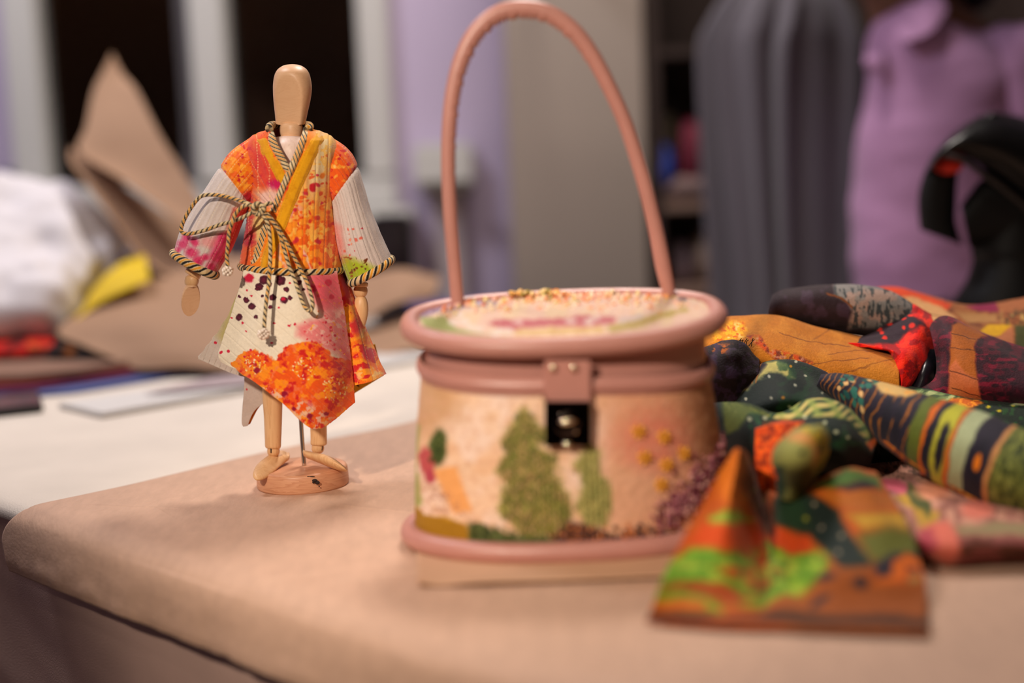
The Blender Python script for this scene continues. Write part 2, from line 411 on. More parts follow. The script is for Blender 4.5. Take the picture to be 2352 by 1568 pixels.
# kraft paper sheet: lies on the table, folds over the front edge
def kraft_sheet():
    nb = 300; prof = []
    hang = [(-.010, -.040), (-.0105, -.034), (-.0095, -.026), (-.0085, -.018), (-.0065, -.010), (-.003, -.0045), (.003, -.0005), (.012, .0022), (.03, .0026)]
    hang = crom(hang, 44); far = np.stack([np.concatenate([np.linspace(.034, .24, nb - 84), np.linspace(.26, 1.0, 40)]), np.full(nb - 44, .0026)], -1)
    prof = np.vstack([hang, far]); na = 560; a = np.concatenate([np.linspace(0, .012, 10), np.linspace(.0135, .6, na - 90), np.linspace(.62, 1.75, 80)])
    Ag, Bg = np.meshgrid(a, prof[:, 0], indexing='ij'); Zg = np.tile(prof[:, 1], (na, 1))
    edge = .004 * np.sin(Bg * 22) + .02 * np.clip(Bg - .35, 0, 2) ** 1.5       # left edge wanders a little
    bow = .010 * np.exp(-((Zg + .018) / .013) ** 2) * np.exp(-Ag / .03) * (Zg < 0)
    A2 = Ag + edge * np.exp(-Ag * 3) - bow
    wr = fbm(np.stack([Ag * 9, Bg * 9, Zg * 30], -1), 3, 4) - .5
    wr2 = fbm(np.stack([Ag * 40, Bg * 18, Zg * 30], -1), 3, 9) - .5
    P = C0 + E1 * A2[..., None] + E2 * (Bg - .0015)[..., None]
    lift = np.clip((wr * .004 + .0002), 0, .002) * np.clip(Bg * 6, 0, 1)
    P[..., 2] = Zg + lift
    hm = (Zg < -.006)
    P -= E2 * ((wr * .010 + wr2 * .003 + .0035) * np.clip(-Zg * 25, 0, 1))[..., None]
    P[..., 2] += hm * wr * .004
    for (a0, b0, a1, b1, wd_, hh) in ((.02, .03, .10, .07, .0012, .0009), (.07, .06, .12, .05, .001, .0007), (.13, .0, .17, .05, .0014, -.0006), (.30, .01, .36, .12, .002, .0008), (.05, .02, .07, .10, .001, .0005), (.42, .0, .55, .06, .002, .0008), (.18, .14, .30, .17, .0016, .0005)):
        e_ = np.array([a1 - a0, b1 - b0]); t_ = np.clip(((Ag - a0) * e_[0] + (Bg - b0) * e_[1]) / (e_ @ e_), 0, 1)
        d_ = np.hypot(Ag - a0 - t_ * e_[0] + .003 * (wr2 * 2), Bg - b0 - t_ * e_[1]); P[..., 2] += hh * np.exp(-(d_ / wd_) ** 2) * np.sin(t_ * np.pi) ** .5
    # crease in the fold
    cr = np.exp(-((Ag - .275 - Bg * .4) / .006) ** 2) * np.exp(-(Bg / .05) ** 2)
    P[..., 2] += cr * .0012
    o = grid_obj('kraft_paper', P, M_kraft, None, thick=.0006)
    return tag(o, 'large brown kraft paper sheet spread over the table and folded down its front edge', 'paper')
kraft_sheet()

def flat_poly(name, pts, z0, th, m, parent=None, bev=.001, curl=None):
    """thin slab with outline pts (world xy) lying at z0"""
    bm = bmesh.new(); vs = [bm.verts.new((p[0], p[1], z0)) for p in pts]; f = bm.faces.new(vs)
    if f.normal.z < 0: f.normal_flip()
    r = bmesh.ops.extrude_face_region(bm, geom=[f]); bmesh.ops.translate(bm, verts=[v for v in r['geom'] if isinstance(v, bmesh.types.BMVert)], vec=(0, 0, th))
    bmesh.ops.recalc_face_normals(bm, faces=bm.faces[:])
    if bev: bmesh.ops.bevel(bm, geom=bm.edges[:], offset=bev, segments=2, affect='EDGES')
    me = bpy.data.meshes.new(name); bm.to_mesh(me); bm.free(); me.materials.append(m)
    o = bpy.data.objects.new(name, me); COL.objects.link(o)
    if parent is not None: o.parent = parent; o.matrix_parent_inverse = Matrix.Translation(-parent.location)
    return o

def loft(name, rows, nu, nv, m, parent=None, paint=None, thick=.0012, disp=None, wr=0, wsc=25, seed=3, pxr=None, off=0, warp=True):
    """rows of (px, py, Y): a sheet of cloth or paper through those points of the room"""
    k = max(len(r) for r in rows)
    R = np.array([crom(r, k) if len(r) != k else r for r in rows], float)
    G = crom(R, nu); G = np.swapaxes(crom(np.swapaxes(G, 0, 1), nv), 0, 1)
    P = W(G[..., 0], G[..., 1], G[..., 2]); xy = G[..., :2].copy(); nrm = normals(P)
    if nrm[nu // 2, nv // 2, 1] > 0: nrm = -nrm
    if wr: P = P + nrm * (wr * (fbm(np.concatenate([P * wsc], -1), 3, seed) - .5) * 2)[..., None]
    if disp is not None: P = P + nrm * disp(xy, P)[..., None]
    if m is M_pile: P[..., 2] = np.maximum(P[..., 2], .0056)      # cloth rests on the paper
    c = None
    if paint is not None: c = paint(xy.reshape(-1, 2))
    return grid_obj(name, P, m, parent, c, thick=thick, off=off)

# ------------------------------------------------------------------ mannequin
MY = 1.009
base_p = Z(697, 1120)
man = tag(empty('wooden_mannequin', tuple(base_p)), 'jointed wooden artist mannequin on a round base, wearing the quilted jacket and skirt', 'mannequin')
bx, by = float(base_p[0]), float(base_p[1])
def lathe(name, prof, cx, cy, m, parent, nv=48, caps=True, sq=1.0):
    prof = np.asarray(prof, float); t = np.linspace(0, 2 * np.pi, nv, endpoint=False)
    P = np.stack([cx + prof[:, 0:1] * np.cos(t), cy + sq * prof[:, 0:1] * np.sin(t), np.repeat(prof[:, 1:2], nv, 1)], -1)
    return grid_obj(name, P, m, parent, cv=True, caps=caps)
zt = .0165
lathe('base', [(.030, .0026), (.0328, .0028), (.0332, .004), (.0330, .009), (.0326, .0145), (.0318, .0160), (.0300, zt), (.015, zt), (.002, zt)], bx, by, M_base, man, 96)
stain = [W(725, 1104, by - .0315), W(729, 1109, by - .0312), W(733, 1116, by - .031)]
for q, r in zip(stain, ((.0022, .0008, .0012), (.0014, .0008, .0016), (.0006, .0006, .0006))):
    pass
blobs('knot_mark', [W(723, 1103, by - .0315), W(729, 1108, by - .0312), W(720, 1107, by - .0315), W(733, 1117, by - .031), W(716, 1094, by - .0305), W(708, 1094, by - .0308)],
      [(.0020, .0007, .0011), (.0017, .0007, .0014), (.0009, .0007, .001), (.0005, .0005, .0005), (.0022, .0006, .0004), (.0012, .0006, .0003)], M_dark, man)
rodp = crom([W(699, 1072, by + .0), W(694, 1010, by + .003), W(690, 940, by + .006), W(688, 850, by + .008)], 20)
grid_obj('support_rod', sweep(rodp, .0016, 12), M_steel, man, cv=True, caps=True)

def limb(name, st, m=M_beech, nu=40, nv=32, parent=man, caps=True):
    P, xy, t = tube_px(st, nu, nv)
    return grid_obj(name, P, m, parent, cv=True, caps=caps)
# shins (straight turned pegs) and the thighs hidden above them
o = limb('leg', [(626, 780, 25, 1, .0085, MY, 0), (626, 900, 23.5, 1, .0080, MY, 0), (627, 960, 21, 1, .0070, MY, 1), (627, 1010, 19, 1, .0062, MY, 2), (627, 1024, 18.5, .5, .0060, MY, 2), (627, 1029, 16, .5, .005, MY, 2)])
o = limb('leg', [(728, 780, 23, 1, .0085, MY, 0), (729, 900, 21, 1, .0075, MY, 0), (731, 960, 19.5, 1, .0066, MY, 1), (732, 1005, 19, 1, .0062, MY, 2), (732, 1018, 19, 0, .006, MY, 2), (732, 1022, 16, 0, .005, MY, 2)])
for (cx, cy) in ((628, 1038), (730, 1031)):
    limb('ankle_joint', [(cx, cy - 12, 12, 0, .004, MY, 1), (cx, cy - 8, 14, 0, .0046, MY, 1), (cx, cy, 14.5, 0, .0048, MY, 1), (cx, cy + 6, 12, 0, .004, MY, 1), (cx, cy + 10, 7, 0, .002, MY, 1)], nu=16)
box = limb('ankle_slot', [(622.5, 1029, 1.6, 0, .0006, MY - .0046, 0), (622.5, 1040, 1.2, 0, .0006, MY - .0047, 0)], M_dark, nu=6, nv=8)
limb('ankle_slot', [(741, 1022, 1.2, 0, .0006, MY - .0030, 0), (739.5, 1034, 1.2, 0, .0006, MY - .0034, 0)], M_dark, nu=6, nv=8)
def foot(st):
    return limb('foot', st, nu=44, nv=28)
foot([(662, 1042, 3, -2, .002, MY + .012, 3), (657, 1044, 8, 8, .006, MY + .010, 5), (642, 1050, 12, 12, .0070, MY + .004, 7), (627, 1060, 16, 10, .0075, MY - .004, 7), (610, 1075, 18, 9, .0088, MY - .014, 8), (597, 1088, 14, 8, .0082, MY - .022, 8), (589, 1096, 8, 5, .005, MY - .026, 6), (586, 1099, 2, 1, .001, MY - .027, 2)])
foot([(696, 1042, 1, 4, .002, MY - .004, 0), (701, 1043, 4, 9, .006, MY - .006, 0), (716, 1047, 4, 11, .0070, MY - .008, 0), (735, 1053, 5, 13, .0078, MY - .012, 0), (757, 1060, 5, 15, .0086, MY - .016, 0), (776, 1068, 5, 13, .0082, MY - .019, 0), (791, 1075, 4, 8, .006, MY - .021, 0), (798, 1078, 1, 2, .001, MY - .022, 0)])
limb('pelvis', [(665, 690, 20, 0, .012, MY, 0), (665, 700, 55, 0, .020, MY, 0), (668, 740, 62, 0, .022, MY, 0), (668, 790, 60, 0, .020, MY, 0), (668, 800, 40, 0, .015, MY, 0)])
limb('chest', [(668, 312, 20, 0, .010, MY, 0), (668, 318, 40, 0, .0165, MY, 0), (668, 345, 62, 0, .022, MY, 0), (668, 420, 68, 0, .022, MY, 0), (668, 520, 52, 0, .018, MY, 0), (668, 620, 40, 0, .015, MY, 0), (668, 640, 20, 0, .01, MY, 0)], M_chest)
limb('waist_joint', [(668, 630, 30, 0, .010, MY, 0), (668, 665, 36, 0, .012, MY, 0), (668, 700, 30, 0, .010, MY, 0)])
limb('neck', [(669, 283, 22, 0, .0070, MY, 0), (669, 288, 25.5, 0, .0080, MY, 1), (669, 300, 26.5, 0, .0084, MY, 2), (669, 312, 25, 0, .0080, MY, 2), (669, 320, 22, 0, .0070, MY, 2)], M_beech2)
# head: egg turned on a lathe with a flat cut for the face
hs = [(671, 147.5, 2), (671, 149, 14), (671, 153, 25), (671, 162, 35.5), (671, 176, 41.5), (671.5, 195, 44.5), (671.5, 208, 44.6), (671, 222, 43.5), (670, 240, 41), (669, 258, 38), (668, 275, 35.4), (667.5, 282, 34.4), (667.5, 285, 33), (667.5, 286, 25)]
P, xy, t = tube_px([(a, b, c, 0, c / 3160 * 1.02, MY + .002, c * .07) for a, b, c in hs], 90, 96)
C_ = np.array([float(W(671, 210, MY + .002)[0]), MY + .002]); nrmv = np.array([-.26, -.966])
zc = P[..., 2]; zrel = (zw(671, 172, MY) - zc) / (zw(671, 172, MY) - zw(671, 285, MY))
lim = .0118 - .0050 * np.clip(zrel, 0, 1) + .012 * np.clip(-zrel, 0, 1) ** 1.2
dd = (P[..., 0] - C_[0]) * nrmv[0] + (P[..., 1] - C_[1]) * nrmv[1]
k_ = np.log1p(np.exp((dd - lim) * 1800)) / 1800
ex = np.minimum(k_, np.clip(dd - lim, 0, 1) + .0004)
ex = np.where(dd > -.1, ex, 0)
P[..., 0] -= ex * nrmv[0]; P[..., 1] -= ex * nrmv[1]
grid_obj('head', P, M_beech2, man, cv=True, caps=True)
# arms hidden in the sleeves, wrists, hands
def ringst(cx, cy, dx, dy, rs, Y=MY, k=3160):
    """stations along direction (dx,dy) px, radii rs [(dist, r)]"""
    L_ = math.hypot(dx, dy); ux, uy = -dy / L_, dx / L_
    return [(cx + dx / L_ * d, cy + dy / L_ * d, ux * r, uy * r, r / k, Y, 0) for d, r in rs]
limb('upper_arm', ringst(585, 360, -140, 240, [(0, 15), (10, 20), (100, 22), (200, 19), (262, 17), (268, 14)]))
limb('upper_arm', ringst(750, 360, 70, 270, [(0, 15), (10, 20), (100, 22), (200, 19), (286, 17), (290, 14)]))
limb('wrist', ringst(447, 622, -8, 14, [(0, 14), (3, 19), (12, 19), (14, 15)]))
limb('wrist', ringst(828, 648, 0, 14, [(0, 13), (2, 17), (9, 17), (11, 14)]))
limb('wrist_joint', ringst(442, 633, -2, 14, [(0, 10), (4, 15), (12, 16.5), (20, 15), (26, 11)]))
limb('wrist_joint', ringst(829, 657, -1, 14, [(0, 12), (4, 15), (12, 16.5), (20, 14), (25, 10)]))
# left hand: pointed oval with a flat sawn face
P, xy, t = tube_px(ringst(441, 650, -7, 76, [(0, 8), (4, 13), (14, 18), (28, 21), (42, 21.5), (56, 19.5), (68, 14), (75, 7), (78, 1)]), 60, 64)
c0 = W(441, 690, MY); nv_ = np.array([.20, -.93, -.28]); nv_ /= np.linalg.norm(nv_)
dd = (P - W(438, 692, MY)) @ nv_; ex = np.clip(dd - .0012, 0, 1) * ((xy[..., 1] > 660))
P -= ex[..., None] * nv_
grid_obj('hand', P, M_beech2, man, cv=True, caps=True)
limb('hand', ringst(829, 680, -2, 76, [(0, 8), (4, 12), (14, 16), (28, 18), (42, 17.5), (56, 15), (68, 11), (75, 6), (78, 1)]), nu=50)

# ------------------------------------------------------------------ jacket
jk = tag(empty('quilted_jacket', (bx, by, zw(668, 620, MY))), 'small orange and white quilted wrap jacket with striped binding, worn by the mannequin', 'jacket')
OR, ORD, RED, CRM, WHT, PNK, YEL = (250, 135, 25), (238, 96, 28), (212, 40, 38), (242, 214, 160), (214, 200, 194), (222, 52, 104), (232, 165, 22)
TOR = [(669, 298, 44, 0, .014, MY, 3), (670, 306, 72, 0, .020, MY, 2), (670, 322, 98, 0, .025, MY, 4), (669, 350, 108, 0, .029, MY, 4), (668, 385, 106, 0, .031, MY, 4), (668, 430, 98, 0, .032, MY, 4), (669, 480, 96, 0, .0325, MY, 4), (668, 550, 105, 1, .034, MY, 6), (668, 600, 114, 2, .036, MY, 8), (668, 616, 115, 4, .036, MY, 9)]
_t = np.array([list(r) for r in TOR])
def torY(x, y):
    y = np.asarray(y, float); cx = np.interp(y, _t[:, 1], _t[:, 0]); a = np.interp(y, _t[:, 1], _t[:, 2]); b = np.interp(y, _t[:, 1], _t[:, 4])
    return MY - b * np.sqrt(np.clip(1 - ((np.asarray(x) - cx) / a) ** 2, .02, 1))
def stitch(d, w=2.2): return np.exp(-(d / w) ** 2)
def near(v, sp): return (v + sp / 2) % sp - sp / 2
def add_quilt(P, nrm, d, depth=.00055, w=2.4, puff=.0003, sp=22):
    return P + nrm * (-depth * stitch(d, w) + puff * np.cos(d / sp * 2 * np.pi))[..., None]
def thread(pt, d, along, col=(255, 215, 150), al=.75, wd=.9, dash=6.5):
    m = np.clip(1.4 - np.abs(d).reshape(-1) / wd, 0, 1) * (np.sin(along.reshape(-1) / dash * 2 * np.pi) > -.25)
    return pt.mix(m, col, al)
def splat(pt, box, seed):
    pt.mott((235, 92, 28), 14, .50, .62, seed, .8, pt.region(box, 8)); pt.mott((255, 180, 60), 10, .55, .64, seed + 3, .7, pt.region(box, 8))
    pt.mott((196, 24, 44), 9, .62, .68, seed + 5, .85, pt.region(box, 8)); return pt
P, xy, t = tube_px(TOR, 330, 620)
nrm = -normals(P, cv=True)
if nrm[100, 155, 1] > 0: nrm = -nrm
bandx = lambda y: np.interp(y, [300, 375, 430, 490, 540, 590, 620], [735, 702, 675, 650, 630, 610, 600])
right = xy[..., 0] > bandx(xy[..., 1])
dR = near(xy[..., 0] - 672 - (xy[..., 1] - 620) * -.02 * (xy[..., 0] - 668) / 40, 23)
ang = (xy[..., 0] - 640) * .80 + (xy[..., 1] - 470) * .46
ang2 = np.degrees(np.arctan2(xy[..., 1] - 520, xy[..., 0] - 665)) * 2.2
dL = near(ang2, 22)
d = np.where(right, dR, dL)
P = add_quilt(P, nrm, d)
P += nrm * (.0012 * (fbm(P * 60, 2, 3) - .5))[..., None]
pt = Paint(xy, OR, 7, 16, 3)
pt.poly([(500, 290), (600, 290), (660, 420), (640, 470), (560, 500), (500, 420)], ORD, 12)
splat(pt, [(480, 280), (640, 280), (660, 480), (540, 560), (480, 500)], 31)
pt.poly([(560, 330), (600, 330), (650, 430), (640, 450), (600, 420)], (222, 62, 62), 14, .8)
pt.blob(633, 425, 14, 12, (205, 30, 90), .8); pt.blob(572, 455, 16, 14, (200, 26, 50), .7)
pt.poly([(590, 440), (625, 430), (650, 450), (635, 480), (600, 470)], (236, 190, 176), 8)
pt.poly([(580, 490), (612, 490), (605, 545), (590, 600), (585, 560)], (240, 206, 130), 5)
pt.poly([(555, 500), (582, 495), (588, 560), (570, 600), (556, 560)], (196, 30, 62), 8)
pt.poly([(540, 560), (590, 575), (575, 630), (540, 630)], ORD, 7)
# right panel
pt.poly([(730, 300), (770, 310), (760, 420), (700, 480), (680, 480)], CRM, 18)
pt.poly([(690, 430), (755, 430), (760, 520), (700, 500)], (246, 176, 96), 20, .8)
pt.poly([(640, 520), (700, 470), (770, 480), (790, 640), (600, 640)], (252, 150, 40), 18, .9)
pt.blob(676, 485, 14, 18, (236, 160, 160), .9); pt.blob(755, 570, 16, 40, (235, 70, 60), 1.2, 0, .6)
pt.mott((240, 96, 20), 12, .5, .6, 11, .85, (xy[..., 0] > bandx(xy[..., 1])).reshape(-1) * (xy[..., 1] > 470).reshape(-1))
pt.mott((255, 196, 90), 10, .56, .62, 14, .8, (xy[..., 0] > bandx(xy[..., 1])).reshape(-1))
pt.dots(55, (660, 400, 770, 610), (2.5, 6), [(212, 50, 40), (200, 30, 60), (235, 90, 30), (226, 70, 30)], 5, .5, .85)
pt.dots(18, (700, 320, 752, 400), (1.2, 4), [(240, 130, 60), (226, 70, 40), (250, 160, 60)], 8, .5, .9)
pt.blob(718, 430, 9, 8, (206, 34, 44), .6); pt.blob(736, 403, 8, 7, (236, 130, 40), .5)
pt.line([(640, 560), (650, 600), (660, 620)], 2.5, (245, 205, 190), 2, .8); pt.line([(698, 575), (705, 600), (712, 620)], 2.5, (245, 205, 190), 2, .8)
thread(pt, dR, xy[..., 1]); 
pt2 = Paint(xy, (0, 0, 0)); pt2.c = pt.c
pt.c = pt.c
mL = (~right).reshape(-1)
tmp = Paint(xy, (0, 0, 0)); tmp.c = pt.c.copy(); thread(tmp, dL, np.hypot(xy[..., 0] - 665, xy[..., 1] - 520)); pt.c[mL] = tmp.c[mL]
vp = Paint(xy, (0, 0, 0)); vp.poly([(618, 280), (716, 280), (702, 318), (662, 394), (640, 352), (624, 312)], (1, 1, 1), .5)
hole = (vp.c[:, 0] > .5) & (np.tile(np.sin(t), (330, 1)).reshape(-1) > 0)
grid_obj('jacket_body', P, M_print, jk, pt.c, cv=True, skip=hole, thick=.0012)

def sleeve(st, side):
    P, xy, t = tube_px(st, 260, 320); nr = -normals(P, cv=True)
    if nr[130, 80, 1] > 0: nr = -nr
    v = np.linspace(0, 1, 260)[:, None] * np.ones(320); cosx = np.cos(t)[None] * np.ones((260, 1))
    d = near((cosx * 60 + 7), 21)
    P = add_quilt(P, nr, d, .00042, 2.4)
    P += nr * (.0022 * (fbm(P * 45, 3, 5 + side) - .5) * np.clip(v * 3, 0, 1))[..., None]
    P += nr * (-.0012 * np.exp(-((v - .40) / .012) ** 2))[..., None]
    pt = Paint(xy, WHT, 5, 18, 9 + side)
    seam = (v < .40).reshape(-1)
    if side < 0:
        pt.c[seam] = ORD; q = Paint(xy, ORD, 7, 16, 3)
        q.poly([(480, 400), (560, 300), (620, 420), (560, 480)], OR, 16); splat(q, [(480, 280), (640, 280), (640, 500), (480, 500)], 31)
        q.poly([(560, 330), (600, 330), (650, 430), (640, 450), (600, 420)], (222, 62, 62), 14, .8); q.blob(570, 455, 18, 16, (200, 26, 50), .9)
        pt.c[seam] = q.c[seam]
        low = Paint(xy, (0, 0, 0), 5, 18, 5); low.c = pt.c.copy()
        low.poly([(536, 480), (600, 470), (560, 560), (500, 640), (505, 590)], (226, 70, 56), 5)
        for (x, y, r) in ((428, 545, 12), (418, 562, 12), (447, 555, 10), (440, 580, 14), (470, 592, 9), (508, 562, 22), (498, 590, 18), (515, 545, 12), (455, 600, 12), (405, 575, 8), (485, 615, 12)):
            low.blob(x, y, r, r * .9, PNK, .9, 0, .9)
        low.blob(480, 556, 20, 12, (236, 150, 150), .9, 0, .7); low.mott((200, 30, 90), 9, .58, .66, 4, .6, low.region([(400, 530), (540, 530), (520, 650), (380, 620)], 20) * (np.abs(low.c[:, 1] - 52) < 40))
        pt.c[~seam] = low.c[~seam]
    else:
        q = Paint(xy, ORD, 6, 14, 13); splat(q, [(700, 280), (860, 280), (860, 500), (700, 500)], 41)
        q.dots(40, (745, 330, 825, 470), (2, 5), [(206, 30, 44), (250, 180, 70), (255, 205, 120), (190, 30, 50)], 3, .6, .8)
        pt.c[seam] = q.c[seam]
        low = Paint(xy, (0, 0, 0), 5, 14, 5); low.c = pt.c.copy()
        low.poly([(780, 590), (800, 590), (850, 606), (868, 625), (850, 650), (800, 665), (785, 640)], (170, 190, 40), 8)
        low.dots(34, (785, 588, 852, 640), (1.3, 3.6), [(110, 50, 20), (92, 40, 24), (150, 80, 30)], 9, .5, .9)
        low.dots(12, (785, 520, 835, 590), (1.4, 4), [(222, 90, 70), (200, 40, 60), (230, 140, 110)], 11, .6, .85)
        low.poly([(760, 500), (785, 520), (795, 600), (785, 610)], (226, 110, 100), 8, .6)
        pt.c[~seam] = low.c[~seam]
    al = np.cumsum(np.linalg.norm(np.gradient(xy, axis=0), axis=-1), 0)
    thread(pt, d, al, (245, 225, 190), .55)
    o = grid_obj('sleeve', P, M_print, jk, pt.c, cv=True, thick=.0012)
    return P, o
def stripes(P, s_per, seedx=0, slant=1.0):
    """diagonal cream / black / orange stripes along a swept cord P (n, nv, 3)"""
    n, nv = P.shape[:2]; s = arclen(P[:, 0]); th = np.arange(nv) / nv
    ph = (s[:, None] / s_per + slant * th[None]) % 1; ph2 = (s[:, None] / s_per + slant * th[None]) // 1
    c = np.tile(np.array((226, 200, 150.)), (n, nv, 1)); nz = n2(np.stack([s[:, None] * 2000 + 0 * th[None], th[None] * 40 + 0 * s[:, None]], -1), 6, seedx)
    c[ph < .40] = (26, 25, 28); c[(ph >= .40) & (ph < .50)] = (236, 214, 178)
    o = ((ph >= .55) & (ph < .85)); m = (o & (n2(np.stack([s[:, None] * 2000 + 0 * th[None], 0 * th[None] + 0 * s[:, None]], -1), 25, seedx + 2) > .47)); c[m] = (232, 158, 40)
    c = c * (1 - .35 * np.clip(nz - .55, 0, 1)[..., None])
    return c
def cord(name, path, r, parent, per=.0048, flat=1.0, nv=20, n=None, closed=False, slant=2.0, seedx=0):
    L_ = arclen(np.asarray(path))[-1]; n = n or int(L_ / .00035)
    pp = crom(path, n, closed) if len(path) < n else path
    k = np.linspace(0, L_, n); P = sweep(pp, r, nv, closed, flat)
    return grid_obj(name, P, M_cord, parent, stripes(P, per, seedx, slant), cu=closed, cv=True, caps=not closed)
SLL = [(612, 345, -36, -30, .012, MY, 0), (578, 384, -44, -38, .019, MY, 0), (541, 428, -36, -44, .021, MY, 0), (509, 480, -54, -22, .022, MY, 2), (477, 545, -61, -20, .022, MY - .002, 4), (446, 607, -48, -25, .0195, MY - .003, 7)]
SLR = [(722, 345, 32, -30, .012, MY + .003, 0), (756, 384, 40, -40, .019, MY + .003, 0), (787, 428, 31, -44, .021, MY + .003, 0), (806, 492, 42, -14, .022, MY + .002, 2), (824, 556, 50, -12, .022, MY, 4), (850, 624, 47, -27, .0195, MY, 7)]
for PP, so_ in (sleeve(SLL, -1), sleeve(SLR, 1)):
    sub(cord('cuff_binding', PP[-2][::8], .0031, jk, .0056, closed=True, n=700, slant=3, nv=28), so_)
hem = P_body_last = tube_px(TOR, 330, 620)[0][-3][::10]
cord('hem_binding', hem, .0028, jk, .0056, closed=True, n=1200, slant=3, nv=28)
def on_torso(pts, lift=.001):
    return np.array([W(x, y, float(torY(x, y)) - lift) for x, y in pts])
def ribbon(name, pts, hw, colr, lift=.0012, n=160, nvv=24, striped=False, parent=jk):
    c = crom(np.array(pts, float), n); tg = np.gradient(c, axis=0); tg /= np.linalg.norm(tg, axis=1, keepdims=True); nn = np.stack([-tg[:, 1], tg[:, 0]], -1)
    h = np.interp(np.linspace(0, 1, n), np.linspace(0, 1, len(hw)), hw); k = np.linspace(-1, 1, nvv)
    xy = c[:, None] + nn[:, None] * (h[:, None] * k[None])[..., None]
    hump = lift * (1 - np.abs(k) ** 3.5) - .0003 * stitch(np.abs(k) - .62, .12)
    P = W(xy[..., 0], xy[..., 1], torY(xy[..., 0], xy[..., 1]) - hump[None] - .0004)
    s = arclen(c)
    if striped:
        ph = ((s[:, None] + k[None] * h[:, None] * 1.1) / 11.5) % 1
        cc = np.tile(np.array((224, 200, 156.)), (n, nvv, 1)); cc[ph < .32] = (32, 30, 32)
        m = (ph > .55) & (ph < .85) & (n2(np.stack([s[:, None] + 0 * k[None], 0 * s[:, None] + 0 * k[None]], -1), 18, 3) > .46); cc[m] = (230, 150, 44)
    else:
        q = Paint(xy, colr, 0); q.mott((214, 140, 8), 14, .45, .65, 3, .6)
        for e in (-.62, .62):
            q.mix(np.clip(1.3 - np.abs((k[None] - e) * h[:, None]).reshape(-1) / .8, 0, 1) * (np.sin(s[:, None] + 0 * k[None]).reshape(-1) > -.2), (196, 120, 10), .7)
        cc = q.c
    return grid_obj(name, P, M_print, parent, cc, thick=.0008, off=1)
ribbon('collar_band', [(594, 305), (612, 349), (637, 391), (650, 418)], [12, 14, 14, 12], YEL, .0012)
ribbon('neck_binding', [(618, 294), (630, 334), (649, 368), (663, 394)], [8, 10, 9, 7], None, .0022, striped=True)
ribbon('neck_binding', [(706, 294), (694, 330), (677, 370), (656, 416), (639, 456), (627, 486)], [8, 9, 9, 9, 8, 8], None, .0026, n=200, striped=True)
ribbon('neck_binding', [(612, 508), (596, 560), (577, 612)], [9, 11, 12], None, .0014, striped=True)
ribbon('collar_band', [(735, 309), (703, 375), (676, 436), (654, 492), (632, 546), (612, 592), (604, 616)], [15, 17, 16, 16, 15, 12, 9], YEL, .0020, n=300)
cord('neck_binding', [W(618, 296, MY - .013), W(621, 289, MY - .006), W(632, 287, MY + .008), W(668, 290, MY + .014), (W(702, 287, MY + .008)), W(712, 290, MY - .006), W(707, 297, MY - .013)], .0028, jk, .0052)
# tie cord tied in a bow
def front(pts, lift=.006): return [W(x, y, float(torY(min(max(x, 575), 760), min(y, 614))) - lift - (l if False else 0)) for x, y in pts]
def cordpx(name, pts, r=.00135, seedx=0):
    return cord(name, np.array([W(x, y, Y) for x, y, Y in pts]), r, jk, .0042, nv=14, seedx=seedx)
FY = MY - .040
cordpx('tie_cord', [(592, 478, FY), (566, 466, FY + .002), (523, 452, FY + .009), (487, 447, FY + .013), (460, 452, FY + .014), (437, 480, FY + .014), (420, 512, FY + .014), (417, 531, FY + .013), (432, 537, FY + .012), (469, 529, FY + .010), (505, 516, FY + .008), (534, 508, FY + .004), (566, 495, FY - .002), (590, 480, FY - .002)])
cordpx('tie_cord', [(590, 482, FY - .003), (572, 470, FY - .003), (555, 476, FY - .003), (541, 491, FY - .003), (534, 509, FY - .004), (527, 530, FY - .003), (524, 560, FY - .003), (521, 590, FY - .002), (523, 612, FY - .002)], seedx=1)
cordpx('tie_cord', [(594, 478, FY), (610, 470, FY - .001), (624, 465, FY + .002)], .0014, 2)
cordpx('tie_cord', [(596, 484, FY - .003), (614, 510, FY - .003), (620, 545, FY - .004), (621, 585, FY - .004), (619, 625, FY - .006), (617, 655, FY - .008), (612, 690, FY - .013), (608, 730, FY - .017), (607, 752, FY - .019)], seedx=3)
cordpx('tie_cord', [(598, 480, FY - .003), (618, 496, FY - .003), (640, 525, FY - .003), (660, 560, FY - .004), (678, 595, FY - .005), (695, 627, FY - .006), (708, 655, FY - .009), (717, 688, FY - .012), (717, 708, FY - .014), (709, 713, FY - .014), (699, 702, FY - .013), (688, 675, FY - .010), (676, 640, FY - .006), (664, 610, FY - .005), (652, 570, FY - .005), (640, 530, FY - .004), (622, 504, FY - .004), (604, 486, FY - .004)], seedx=4)
kn = [(598, 470), (606, 478), (600, 490), (588, 490), (582, 478), (590, 468), (602, 474), (596, 488)]
cordpx('bow_knot', [(x, y, FY - .004 - .0015 * math.sin(i * 1.7)) for i, (x, y) in enumerate(kn)], .0018, 5)
def pearls(cx, cy, Y, seed, R=11):
    rg = random.Random(seed); cs = []; rs = []
    c = W(cx, cy, Y)
    for i in range(26):
        th = math.acos(1 - 2 * (i + .5) / 26); ph = i * 2.399
        k = R / 3200 * rg.uniform(.85, 1.1)
        cs.append(c + k * np.array([math.sin(th) * math.cos(ph), math.sin(th) * math.sin(ph), math.cos(th) * .85])); rs.append(.00115 * rg.uniform(.85, 1.15))
    blobs('pearl_tassel', cs, rs, M_pearl, jk, seg=12)
pearls(523, 622, FY - .002, 1); pearls(605, 767, FY - .019, 2)

